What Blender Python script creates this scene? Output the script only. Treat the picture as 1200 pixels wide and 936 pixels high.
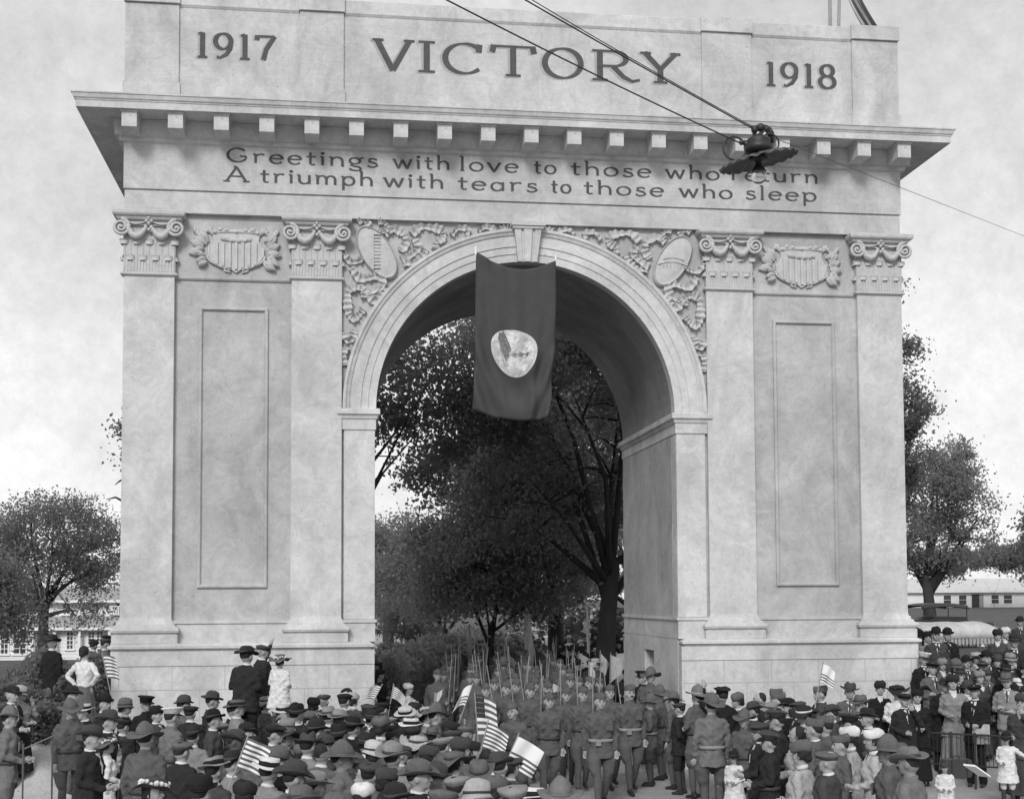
import bpy, bmesh, math, random
import numpy as np
from math import sin, cos, pi, radians, sqrt, atan2, floor
from mathutils import Vector, Matrix, noise

for o in list(bpy.data.objects): bpy.data.objects.remove(o)
SC = bpy.context.scene
COL = SC.collection
R_ = random.Random(7)

# ------------------------------------------------------------------ camera
YAW, PITCH, ROLL, FPX, PPY = 0.1306, 0.0555, -0.0047, 1556.11, 614.28
CAM = Vector((-3.6297, -25.1816, 3.3))
_fw = Vector((sin(YAW)*cos(PITCH), cos(YAW)*cos(PITCH), sin(PITCH)))
_rt = Vector((cos(YAW), -sin(YAW), 0)); _up = _rt.cross(_fw)
_R = _rt*cos(ROLL) + _up*sin(ROLL); _U = -_rt*sin(ROLL) + _up*cos(ROLL)
cd = bpy.data.cameras.new('camera'); cam = bpy.data.objects.new('camera', cd); COL.objects.link(cam)
cd.sensor_width = 36; cd.lens = FPX/1200*36; cd.shift_y = (PPY-468)/1200
cd.clip_start = 0.1; cd.clip_end = 2000
_m = Matrix((( _R.x, _U.x, -_fw.x, CAM.x), (_R.y, _U.y, -_fw.y, CAM.y), (_R.z, _U.z, -_fw.z, CAM.z), (0, 0, 0, 1)))
cam.matrix_world = _m
SC.camera = cam

def ray(px, py): return _fw + _R*((px-600)/FPX) - _U*((py-PPY)/FPX)
def at_y(px, py, Y):
    r = ray(px, py); return CAM + r*((Y-CAM.y)/r.y)
def at_z(px, py, Z):
    r = ray(px, py); return CAM + r*((Z-CAM.z)/r.z)
def at_d(px, d):                                        # ground position under image column px at distance d
    r = ray(px, 700); r.z = 0; r.normalize(); return Vector((CAM.x+r.x*d, CAM.y+r.y*d, 0))

# ------------------------------------------------------------------ sky, sun, exposure
SUN_EL, SUN_AZ = radians(33), radians(199)              # low in front of the arch, veiled by high cloud
w = bpy.data.worlds.new('World'); SC.world = w; w.use_nodes = True
nt = w.node_tree; nt.nodes.clear()
def nn(t, **k):
    n = nt.nodes.new(t)
    for a, b in k.items(): setattr(n, a, b)
    return n
out = nn('ShaderNodeOutputWorld'); bg = nn('ShaderNodeBackground'); bg.inputs['Strength'].default_value = 0.1
sky = nn('ShaderNodeTexSky', sky_type='NISHITA', sun_disc=False, sun_elevation=SUN_EL, sun_rotation=SUN_AZ, dust_density=3.0)
bw = nn('ShaderNodeRGBToBW'); nt.links.new(sky.outputs[0], bw.inputs[0])
tc = nn('ShaderNodeTexCoord')
n1 = nn('ShaderNodeTexNoise'); n1.inputs['Scale'].default_value = 3.2; n1.inputs['Detail'].default_value = 9; n1.inputs['Roughness'].default_value = .62
n2 = nn('ShaderNodeTexNoise'); n2.inputs['Scale'].default_value = 55; n2.inputs['Detail'].default_value = 6; n2.inputs['Roughness'].default_value = .8
nt.links.new(tc.outputs['Generated'], n1.inputs['Vector']); nt.links.new(tc.outputs['Generated'], n2.inputs['Vector'])
r1 = nn('ShaderNodeMapRange'); r1.inputs['From Min'].default_value = .3; r1.inputs['From Max'].default_value = .7; r1.inputs['To Min'].default_value = 4.2; r1.inputs['To Max'].default_value = 6.3
r2 = nn('ShaderNodeMapRange'); r2.inputs['From Min'].default_value = .3; r2.inputs['From Max'].default_value = .7; r2.inputs['To Min'].default_value = .86; r2.inputs['To Max'].default_value = 1.08
nt.links.new(n1.outputs[0], r1.inputs[0]); nt.links.new(n2.outputs[0], r2.inputs[0])
sep = nn('ShaderNodeSeparateXYZ'); nt.links.new(tc.outputs['Generated'], sep.inputs[0])
rh = nn('ShaderNodeMapRange'); rh.inputs['From Min'].default_value = .0; rh.inputs['From Max'].default_value = .45; rh.inputs['To Min'].default_value = 1.28; rh.inputs['To Max'].default_value = .96
nt.links.new(sep.outputs[2], rh.inputs[0])
m1 = nn('ShaderNodeMath', operation='MULTIPLY'); nt.links.new(r1.outputs[0], m1.inputs[0]); nt.links.new(r2.outputs[0], m1.inputs[1])
m3 = nn('ShaderNodeMath', operation='MULTIPLY'); nt.links.new(m1.outputs[0], m3.inputs[0]); nt.links.new(rh.outputs[0], m3.inputs[1])
mx = nn('ShaderNodeMix', data_type='FLOAT'); mx.inputs[0].default_value = .88
nt.links.new(bw.outputs[0], mx.inputs[2]); nt.links.new(m3.outputs[0], mx.inputs[3])
nt.links.new(mx.outputs[0], bg.inputs['Color']); nt.links.new(bg.outputs[0], out.inputs[0])

sl = bpy.data.lights.new('sun', 'SUN'); sl.energy = 1.5; sl.angle = radians(18)
sun = bpy.data.objects.new('sun', sl); COL.objects.link(sun)
_sd = Vector((sin(SUN_AZ)*cos(SUN_EL), cos(SUN_AZ)*cos(SUN_EL), sin(SUN_EL)))
sun.rotation_euler = _sd.to_track_quat('Z', 'Y').to_euler(); sun.location = (-20, -40, 40)
vs = SC.view_settings; vs.view_transform = 'Standard'; vs.look = 'None'; vs.gamma = 1; vs.exposure = 0.57; vs.use_curve_mapping = False

# ------------------------------------------------------------------ materials (the photograph is black and white: greys only)
MATS = {}
def mat(name, g, rough=.85, var=.12, scale=3.0, bump=0.0, bscale=20.0, spec=.25, stretch=(1, 1, 1), fine=0.0, extra=None, sheen=0, coords='Object'):
    if name in MATS: return MATS[name]
    m = bpy.data.materials.new(name); m.use_nodes = True; t = m.node_tree; N = t.nodes; L = t.links
    b = N['Principled BSDF']; b.inputs['Roughness'].default_value = rough; b.inputs['Specular IOR Level'].default_value = spec
    c = N.new('ShaderNodeTexCoord'); mp = N.new('ShaderNodeMapping'); mp.inputs['Scale'].default_value = stretch
    L.new(c.outputs[coords], mp.inputs[0])
    nz = N.new('ShaderNodeTexNoise'); nz.inputs['Scale'].default_value = scale; nz.inputs['Detail'].default_value = 7; nz.inputs['Roughness'].default_value = .65
    L.new(mp.outputs[0], nz.inputs['Vector'])
    mr = N.new('ShaderNodeMapRange'); mr.inputs['From Min'].default_value = .3; mr.inputs['From Max'].default_value = .7
    mr.inputs['To Min'].default_value = g*(1-var); mr.inputs['To Max'].default_value = min(1, g*(1+var)); L.new(nz.outputs[0], mr.inputs[0])
    val = mr.outputs[0]
    if fine:
        f = N.new('ShaderNodeTexNoise'); f.inputs['Scale'].default_value = 26; f.inputs['Detail'].default_value = 8; f.inputs['Roughness'].default_value = .85
        L.new(mp.outputs[0], f.inputs['Vector'])
        fr = N.new('ShaderNodeMapRange'); fr.inputs['From Min'].default_value = .35; fr.inputs['From Max'].default_value = .65
        fr.inputs['To Min'].default_value = 1-fine; fr.inputs['To Max'].default_value = 1+fine; L.new(f.outputs[0], fr.inputs[0])
        mm = N.new('ShaderNodeMath'); mm.operation = 'MULTIPLY'; L.new(val, mm.inputs[0]); L.new(fr.outputs[0], mm.inputs[1]); val = mm.outputs[0]
    if extra: val = extra(t, c, mp, val)
    cb = N.new('ShaderNodeCombineColor')
    for i in range(3): L.new(val, cb.inputs[i])
    L.new(cb.outputs[0], b.inputs['Base Color'])
    if bump:
        bz = N.new('ShaderNodeTexNoise'); bz.inputs['Scale'].default_value = bscale; bz.inputs['Detail'].default_value = 6; L.new(mp.outputs[0], bz.inputs['Vector'])
        bp = N.new('ShaderNodeBump'); bp.inputs['Strength'].default_value = bump; bp.inputs['Distance'].default_value = .02
        L.new(bz.outputs[0], bp.inputs['Height']); L.new(bp.outputs[0], b.inputs['Normal'])
    MATS[name] = m; return m

def stucco_wear(t, c, mp, val):                          # weather stains, brushed streaks, pits
    N, L = t.nodes, t.links
    def mul(v, o):
        k = N.new('ShaderNodeMath'); k.operation = 'MULTIPLY'; L.new(v, k.inputs[0]); L.new(o, k.inputs[1]); return k.outputs[0]
    def rng(s, a, b, lo, hi):
        k = N.new('ShaderNodeMapRange'); k.inputs['From Min'].default_value = a; k.inputs['From Max'].default_value = b
        k.inputs['To Min'].default_value = lo; k.inputs['To Max'].default_value = hi; L.new(s, k.inputs[0]); return k.outputs[0]
    def noise_(scale, det, ro, dist, st=(1, 1, 1), rot=(0, 0, 0)):
        m2 = N.new('ShaderNodeMapping'); m2.inputs['Scale'].default_value = st; m2.inputs['Rotation'].default_value = rot; L.new(c.outputs['Object'], m2.inputs[0])
        a = N.new('ShaderNodeTexNoise'); a.inputs['Scale'].default_value = scale; a.inputs['Detail'].default_value = det; a.inputs['Roughness'].default_value = ro; a.inputs['Distortion'].default_value = dist
        L.new(m2.outputs[0], a.inputs['Vector']); return a.outputs[0]
    val = mul(val, rng(noise_(.75, 9, .62, 1.2, (1, 1, .7)), .34, .66, 1.13, .80))          # large damp patches
    val = mul(val, rng(noise_(3.2, 8, .75, 2.0), .38, .70, 1.07, .84))                      # blotches
    val = mul(val, rng(noise_(1.3, 6, .7, .6, (2.2, 2.2, .16)), .56, .74, 1.0, .87))        # rain runs
    val = mul(val, rng(noise_(5, 5, .85, .3, (.35, .35, 6), (0, .8, 0)), .5, .8, 1.0, .92)) # trowel strokes
    val = mul(val, rng(noise_(60, 4, .9, 0), .3, .7, .93, 1.07))
    v = N.new('ShaderNodeTexVoronoi'); v.inputs['Scale'].default_value = 5.0; v.inputs['Randomness'].default_value = 1; L.new(c.outputs['Object'], v.inputs['Vector'])
    val = mul(val, rng(v.outputs['Distance'], .03, .075, .5, 1.0))
    return val
def board_lines(t, c, mp, val):
    N, L = t.nodes, t.links
    val = stucco_wear(t, c, mp, val)
    m3 = N.new('ShaderNodeMapping'); m3.inputs['Scale'].default_value = (.15, .15, 14); L.new(c.outputs['Object'], m3.inputs[0])
    s = N.new('ShaderNodeTexNoise'); s.inputs['Scale'].default_value = 2.2; s.inputs['Detail'].default_value = 8; s.inputs['Roughness'].default_value = .8; L.new(m3.outputs[0], s.inputs['Vector'])
    r = N.new('ShaderNodeMapRange'); r.inputs['From Min'].default_value = .35; r.inputs['From Max'].default_value = .72; r.inputs['To Min'].default_value = 1.03; r.inputs['To Max'].default_value = .90
    L.new(s.outputs[0], r.inputs[0]); k = N.new('ShaderNodeMath'); k.operation = 'MULTIPLY'; L.new(val, k.inputs[0]); L.new(r.outputs[0], k.inputs[1]); return k.outputs[0]

M_ST = mat('white_stucco', .55, .92, .08, 1.6, .5, 9, fine=.07, extra=stucco_wear)
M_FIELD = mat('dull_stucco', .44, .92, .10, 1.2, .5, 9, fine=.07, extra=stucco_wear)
M_BOARD = mat('white_painted_boards', .52, .9, .07, 1.6, .35, 12, fine=.06, extra=board_lines)
M_RELIEF = mat('cast_plaster', .49, .92, .12, 6, .5, 24, fine=.07)
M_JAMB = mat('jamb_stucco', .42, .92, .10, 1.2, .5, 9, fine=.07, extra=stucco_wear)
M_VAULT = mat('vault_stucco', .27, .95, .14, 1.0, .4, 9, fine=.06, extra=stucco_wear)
M_LETTER = mat('dark_letter_paint', .085, .8, .2, 9)
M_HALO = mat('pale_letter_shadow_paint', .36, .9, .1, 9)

# ------------------------------------------------------------------ mesh helpers
class MB:
    def __init__(s): s.v = []; s.f = []; s.mi = []; s.cur = 0
    def add(s, vs, fs):
        n = len(s.v); s.v += [tuple(p) for p in vs]; s.f += [tuple(i+n for i in f) for f in fs]; s.mi += [s.cur]*len(fs); return s
    def box(s, x0, x1, y0, y1, z0, z1):
        return s.add([(x0,y0,z0),(x1,y0,z0),(x1,y1,z0),(x0,y1,z0),(x0,y0,z1),(x1,y0,z1),(x1,y1,z1),(x0,y1,z1)],
                     [(0,3,2,1),(4,5,6,7),(0,1,5,4),(1,2,6,5),(2,3,7,6),(3,0,4,7)])
    def quad(s, a, b, c, d): return s.add([a, b, c, d], [(0, 1, 2, 3)])
    def obox(s, c, ax, ay, az):                          # oriented box: centre and half axes
        c, ax, ay, az = map(Vector, (c, ax, ay, az))
        P = [c+ax*i+ay*j+az*k for k in (-1, 1) for i, j in ((-1,-1),(1,-1),(1,1),(-1,1))]
        return s.add(P, [(0,3,2,1),(4,5,6,7),(0,1,5,4),(1,2,6,5),(2,3,7,6),(3,0,4,7)])
    def tube(s, pts, rad, n=8, cap=True):
        pts = [Vector(p) for p in pts]; N = len(pts); b = len(s.v)
        if not hasattr(rad, '__len__'): rad = [rad]*N
        ref = None
        for i, p in enumerate(pts):
            d = (pts[min(i+1, N-1)]-pts[max(i-1, 0)]).normalized()
            if ref is None: ref = Vector((1, 0, 0)) if abs(d.x) < .8 else Vector((0, 1, 0))
            u = d.cross(ref); u = u.normalized() if u.length > 1e-6 else d.orthogonal().normalized()
            ref = u.cross(d).normalized(); v = ref
            for k in range(n):
                a = 2*pi*k/n; q = p+(u*cos(a)+v*sin(a))*rad[i]; s.v.append(tuple(q))
        F = []
        for i in range(N-1):
            for k in range(n):
                k2 = (k+1) % n; F.append((b+i*n+k, b+i*n+k2, b+(i+1)*n+k2, b+(i+1)*n+k))
        if cap: F.append(tuple(b+k for k in reversed(range(n)))); F.append(tuple(b+(N-1)*n+k for k in range(n)))
        s.f += F; s.mi += [s.cur]*len(F); return s
    def lathe(s, prof, n=16, c=(0, 0, 0), sx=1, sy=1, fn=None):
        b = len(s.v)
        for r, z in prof:
            for k in range(n):
                a = 2*pi*k/n; p = (c[0]+cos(a)*r*sx, c[1]+sin(a)*r*sy, c[2]+z)
                if fn: p = fn(p, a, r, z)
                s.v.append(tuple(p))
        F = []
        for i in range(len(prof)-1):
            for k in range(n):
                k2 = (k+1) % n; F.append((b+i*n+k, b+i*n+k2, b+(i+1)*n+k2, b+(i+1)*n+k))
        if prof[0][0] > 1e-4: F.append(tuple(b+k for k in reversed(range(n))))
        if prof[-1][0] > 1e-4: F.append(tuple(b+(len(prof)-1)*n+k for k in range(n)))
        s.f += F; s.mi += [s.cur]*len(F); return s
    def ball(s, c, rx, ry=None, rz=None, n=10, m=6):
        ry = ry or rx; rz = rz or rx
        prof = [(max(1e-5, sin(pi*i/m)), -cos(pi*i/m)) for i in range(m+1)]
        b = len(s.v); s.lathe([(r, z) for r, z in prof], n)
        for i in range(b, len(s.v)):
            x, y, z = s.v[i]; s.v[i] = (c[0]+x*rx, c[1]+y*ry, c[2]+z*rz)
        return s
    def xf(s, M):
        s.v = [tuple(M @ Vector(p)) for p in s.v]; return s
    def mesh(s, name, mats, smooth=False):
        me = bpy.data.meshes.new(name); me.from_pydata(s.v, [], s.f)
        for m in (mats if isinstance(mats, (list, tuple)) else [mats]): me.materials.append(m)
        if any(s.mi): me.polygons.foreach_set('material_index', s.mi)
        if smooth: me.polygons.foreach_set('use_smooth', [True]*len(me.polygons))
        me.update(); return me
    def build(s, name, mats, parent=None, smooth=False, **kw):
        return link(name, s.mesh(name, mats, smooth), parent, **kw)
def link(name, me, parent=None, loc=None, rz=None, **kw):
    o = bpy.data.objects.new(name, me); COL.objects.link(o)
    if parent: o.parent = parent
    if loc is not None: o.location = loc
    if rz is not None: o.rotation_euler = (0, 0, rz)
    tag(o, **kw); return o
def tag(o, label=None, cat=None, group=None, kind=None):
    if label: o['label'] = label
    if cat: o['category'] = cat
    if group: o['group'] = group
    if kind: o['kind'] = kind
    return o
def empty(name, loc=(0, 0, 0), rz=0, **kw):
    o = bpy.data.objects.new(name, None); o.empty_display_size = .1; COL.objects.link(o); o.location = loc; o.rotation_euler = (0, 0, rz)
    return tag(o, **kw)
def ring(prof, x0, x1, y0, y1):                          # mitred moulding round a rectangle; prof = (offset out, z)
    m = MB(); n = len(prof)
    for cx, cy, sx, sy in ((x0, y0, -1, -1), (x1, y0, 1, -1), (x1, y1, 1, 1), (x0, y1, -1, 1)):
        for o, z in prof: m.v.append((cx+sx*o, cy+sy*o, z))
    for k in range(4):
        k2 = (k+1) % 4
        for i in range(n-1): m.f.append((k*n+i, k2*n+i, k2*n+i+1, k*n+i+1)); m.mi.append(0)
    m.f.append(tuple(k*n for k in (3, 2, 1, 0))); m.f.append(tuple(k*n+n-1 for k in range(4))); m.mi += [0, 0]
    return m
def strip_mould(x0, x1, yb, prof):                       # straight moulding run along x; prof = (offset forward, z), butted ends
    m = MB(); n = len(prof); P = [(x0, yb-o, z) for o, z in prof]+[(x1, yb-o, z) for o, z in prof]
    F = [(i, n+i, n+i+1, i+1) for i in range(n-1)]+[tuple(reversed(range(n))), tuple(range(n, 2*n)), (0, n-1, 2*n-1, n)]
    return m.add(P, F)
def S(t): t = max(0, min(1, t)); return t*t*(3-2*t)
def ground_z(x, y):
    b = .9*S((abs(x)-5.6)/2.6)*S((y+2.2)/3.4)
    if x < -7.9: b = max(b, .80*S((-x-7.8)/.9)*S((y+2.6)/1.5))
    r = 1.2*S((y-12)/120)*S((x-6)/10)
    if x < 0: b *= 1-.8*S((y-8)/10)
    return b + r

# ------------------------------------------------------------------ the arch
D = 4.96; ZI = 6.907; RI = 2.935; RO = 3.548; W = 7.6; XPo, XPi, XQo, XQi = 7.6, 6.676, 4.508, 3.564; YF = .12
arch = empty('victory_arch', (0, 0, 0), label='monumental white plaster arch with carved capitals and VICTORY lettering across its top', cat='arch')
NA = 40
def wall_with_arch():
    m = MB(); top = 10.55
    def outer(a):
        x, z = cos(a), sin(a)
        k = min(W/abs(x) if abs(x) > 1e-9 else 1e9, (top-ZI)/z if z > 1e-9 else 1e9); return (x*k, ZI+z*k)
    angs = sorted(set([pi*i/NA for i in range(NA+1)]+[atan2(top-ZI, W), pi-atan2(top-ZI, W)]))
    for a, b in zip(angs, angs[1:]):
        i0 = (RI*cos(a), ZI+RI*sin(a)); i1 = (RI*cos(b), ZI+RI*sin(b)); o0 = outer(a); o1 = outer(b)
        m.quad((i0[0], YF, i0[1]), (i1[0], YF, i1[1]), (o1[0], YF, o1[1]), (o0[0], YF, o0[1]))
        m.quad((i1[0], D, i1[1]), (i0[0], D, i0[1]), (o0[0], D, o0[1]), (o1[0], D, o1[1]))
    for sx in (-1, 1): m.quad((sx*W, YF, ZI), (sx*W, D, ZI), (sx*W, D, top), (sx*W, YF, top))
    return m
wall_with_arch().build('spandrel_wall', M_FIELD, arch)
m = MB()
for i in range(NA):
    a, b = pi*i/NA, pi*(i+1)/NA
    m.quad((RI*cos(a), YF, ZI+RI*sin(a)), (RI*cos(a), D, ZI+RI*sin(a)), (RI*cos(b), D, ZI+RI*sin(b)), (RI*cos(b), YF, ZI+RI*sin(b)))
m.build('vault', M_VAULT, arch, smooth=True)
def mirror(m, s):
    if s < 0:
        m.v = [(-x, y, z) for x, y, z in m.v]; m.f = [tuple(reversed(f)) for f in m.f]
    return m
for s in (-1, 1):
    m = MB()                                             # pier, with a low doorway in the right jamb
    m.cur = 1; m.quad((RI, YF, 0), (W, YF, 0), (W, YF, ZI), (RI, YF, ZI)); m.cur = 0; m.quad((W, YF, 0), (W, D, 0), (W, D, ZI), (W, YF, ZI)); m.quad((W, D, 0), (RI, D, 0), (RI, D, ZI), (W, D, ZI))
    y0, y1, zt = 2.1, 2.95, 2.2
    m.quad((RI, y0, 0), (RI, YF, 0), (RI, YF, ZI), (RI, y0, ZI)); m.quad((RI, D, 0), (RI, y1, 0), (RI, y1, ZI), (RI, D, ZI)); m.quad((RI, y1, zt), (RI, y0, zt), (RI, y0, ZI), (RI, y1, ZI))
    m.quad((RI, y0, 0), (RI, y0, zt), (RI+.6, y0, zt), (RI+.6, y0, 0)); m.quad((RI, y1, 0), (RI+.6, y1, 0), (RI+.6, y1, zt), (RI, y1, zt)); m.quad((RI, y0, zt), (RI, y1, zt), (RI+.6, y1, zt), (RI+.6, y0, zt))
    m.quad((RI+.6, y0, 0), (RI+.6, y0, zt), (RI+.6, y1, zt), (RI+.6, y1, 0))
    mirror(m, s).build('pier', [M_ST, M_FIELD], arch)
    mirror(MB().box(RI-.005, RI+.02, .42, D-.04, 2.93, 6.49), s).build('jamb_panel', M_JAMB, arch)
    m = MB().box(RI+.5, RI+.54, y0+.003, y1-.003, .02, zt-.01); mirror(m, s).build('door', mat('dark_wood', .06), arch)
    # pedestal and its cap
    mirror(MB().box(RI+.012, 7.72, -.13, YF+.03, 0, 2.09).box(RI+.7, 7.72, YF+.031, D-.03, 0, 2.09).box(RI+.012, 7.72, D-.029, D+.13, 0, 2.09), s).build('pedestal', M_ST, arch)
    mirror(MB().box(RI+.010, 7.735, -.15, YF+.03, 2.091, 2.36).box(RI+.7, 7.735, YF+.031, D-.03, 2.091, 2.36).box(RI+.01, 7.735, D-.029, D+.15, 2.091, 2.36), s).build('pedestal_band', M_ST, arch)
    mirror(ring([(.0, 2.36), (.02, 2.362), (.05, 2.40), (.085, 2.41), (.085, 2.455), (.04, 2.475), (0, 2.50)], RI+.10, 7.70, -.12, D+.12), s).build('pedestal_cap', M_ST, arch)
    # plinth course: wall block between pedestal and the thin string course
    mirror(MB().box(RI-.006, 7.64, .03, D+.02, 2.50, 2.86), s).build('plinth_course', M_ST, arch)
    mirror(MB().box(RI-.035, 7.66, .0, D+.04, 2.86, 2.915), s).build('string_course', M_ST, arch)
    # lower jamb face a few mm proud, stucco patch
    for xo, xi in ((XPo, XPi), (XQo, XQi)):              # pilasters
        p = mirror(MB().box(xi, xo, 0, YF+.02, 2.98, 9.36), s).build('pilaster', M_ST, arch)
        pr = [(.0, 2.50), (.13, 2.50), (.13, 2.66), (.10, 2.672), (.145, 2.70), (.16, 2.74), (.145, 2.785), (.09, 2.81), (.085, 2.84), (.04, 2.86), (.015, 2.93), (.0, 2.98)]
        mirror(ring(pr, xi+.004, xo-.004, -.003, YF), s).build('pilaster_base', M_ST, p)
    # return pilaster strip at the arch edge + impost
    ip = [(0, 6.50), (.0, 6.50), (.022, 6.51), (.022, 6.70), (.045, 6.715), (.06, 6.77), (.10, 6.80), (.10, 6.89), (.085, 6.905), (.0, 6.907)]
    mirror(ring(ip, RI+.004, RO-.0, .06, D-.01), s).build('impost', M_ST, arch)
    mirror(MB().box(RI+.003, RO-.03, .065, YF+.01, 2.92, 6.5), s).build('jamb_face', M_ST, arch)
    # recessed field panel with raised frame
    a, b, z0, z1 = 4.944, 6.227, 3.515, 8.80
    fr = empty('x'); bpy.data.objects.remove(fr)
    m = MB(); t = .07; yy = YF
    prof = [(0, 0), (.0, .035), (.02, .05), (.05, .05), (.07, .018), (.075, -.03)]      # (inwards, out)
    cs = [(a, z0, 1, 1), (b, z0, -1, 1), (b, z1, -1, -1), (a, z1, 1, -1)]
    for cx, cz, dx, dz in cs:
        for i_, o_ in prof: m.v.append((cx+dx*i_, yy-o_-.004, cz+dz*i_))
    n = len(prof)
    for k in range(4):
        for i in range(n-1): m.f.append((k*n+i, ((k+1) % 4)*n+i, ((k+1) % 4)*n+i+1, k*n+i+1)); m.mi.append(0)
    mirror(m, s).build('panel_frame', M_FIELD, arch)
    # entry frieze band under the shields
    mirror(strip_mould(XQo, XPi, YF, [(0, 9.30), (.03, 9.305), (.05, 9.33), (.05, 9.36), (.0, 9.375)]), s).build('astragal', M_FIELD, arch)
# archivolt: three stepped fasciae and an outer moulding
m = MB(); prof = [(RI-.022, YF+.2), (RI-.022, .065), (RI+.13, .065), (RI+.13, .045), (RI+.27, .045), (RI+.27, .022), (RO-.13, .022), (RO-.13, .0), (RO-.10, -.015), (RO-.085, .008), (RO-.05, -.03), (RO, -.03), (RO, YF+.01)]
n = len(prof); NB = 72
for i in range(NB+1):
    a = pi*i/NB
    for r, y in prof: m.v.append((r*cos(a), y, ZI+.004+r*sin(a)))
for i in range(NB):
    for k in range(n-1): m.f.append((i*n+k, i*n+k+1, (i+1)*n+k+1, (i+1)*n+k)); m.mi.append(0)
m.build('archivolt', M_ST, arch)
# keystone: tapered fluted console
m = MB()
for x0, x1, y in ((-.26, -.14, -.06), (-.14, -.08, -.03), (-.08, .08, -.075), (.08, .14, -.03), (.14, .26, -.06)):
    k = .72
    P = [(x0*k, y, 9.80), (x1*k, y, 9.80), (x1, y-.10, 10.42), (x0, y-.10, 10.42), (x0*k, .2, 9.80), (x1*k, .2, 9.80), (x1, .2, 10.42), (x0, .2, 10.42)]
    m.add(P, [(0, 1, 2, 3), (5, 4, 7, 6), (0, 4, 5, 1), (1, 5, 6, 2), (2, 6, 7, 3), (3, 7, 4, 0)])
m.box(-.30, .30, -.19, .2, 10.42, 10.47); m.box(-.33, .33, -.22, .2, 10.47, 10.545)
m.build('keystone', M_ST, arch)
# entablature
MB().box(-W, W, .0, D, 10.553, 10.955).build('architrave', M_BOARD, arch)
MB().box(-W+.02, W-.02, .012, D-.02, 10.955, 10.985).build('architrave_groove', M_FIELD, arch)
FY = -.025
MB().box(-W-.02, W+.02, FY, D+.02, 10.985, 11.82).build('frieze', M_BOARD, arch)
ring([(0, 11.80), (.02, 11.80), (.03, 11.84), (.09, 11.87), (.10, 11.93), (.17, 11.95), (.17, 12.00), (.20, 12.24), (0, 12.242)], -W, W, 0, D).build('bed_moulding', M_ST, arch)
ring([(.0, 12.245), (.72, 12.245), (.72, 12.235), (.76, 12.235), (.76, 12.36), (.775, 12.365), (.775, 12.38), (.80, 12.40), (.82, 12.47), (.835, 12.475), (.835, 12.50), (.80, 12.51), (0, 12.56)], -W, W, 0, D).build('cornice', M_ST, arch)
mm_ = MB().box(-.135, .135, -.50, 0, -.02, .25); mm_.box(-.16, .16, -.525, 0, .25, .285)
mod_me = mm_.mesh('modillion', M_ST)
for i in range(19): link('modillion', mod_me, arch, loc=(-7.43+14.86*i/18, -.17, 11.955))
# attic: base course, panels between low piers, coping
MB().box(-W, W, .02, D, 12.56, 14.82).build('attic_wall', M_BOARD, arch)
for x0, x1, y in ((-7.62, -6.63, -.03), (-4.37, -3.54, -.03), (3.53, 4.55, -.03), (6.65, 7.62, -.03)):
    p = MB().box(x0, x1, y, .03, 13.02, 14.54).build('attic_pier', M_BOARD, arch)
    MB().box(x0-.03, x1+.03, y-.04, .03, 12.55, 13.02).build('base_block', M_BOARD, p)
    MB().box(x0-.02, x1+.02, y-.05, .03, 14.55, 14.83).build('coping_block', M_ST, p)
for x0, x1 in ((-6.60, -4.40), (-3.51, 3.50), (4.58, 6.62)):
    MB().box(x0, x1, -.03, .025, 12.55, 12.99).build('attic_base', M_BOARD, arch)
    strip_mould(x0-.01, x1+.01, .03, [(0, 14.50), (.02, 14.51), (.05, 14.55), (.055, 14.79), (.03, 14.81), (0, 14.815)]).build('coping', M_ST, arch)
ring([(0, 14.55), (.03, 14.56), (.03, 14.815), (0, 14.82)], -W, W, .06, D).build('coping_return', M_ST, arch)
# faint block joints on the pedestals: grooves as thin recessed-looking strips of mortar
MJ = mat('joint_mortar', .36, .95)
for s in (-1, 1):
    m = MB()
    for z in (.55, 1.10, 1.65): m.box(RI+.02, 7.71, -.1325, -.12, z-.006, z+.006)
    for r in range(4):
        for k in range(6):
            x = RI+.35+.5*(r % 2)+k*.95
            if x < 7.6: m.box(x-.005, x+.005, -.1322, -.12, r*.55, min(2.09, r*.55+.55))
    mirror(m, s).build('block_joints', MJ, arch)

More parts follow.
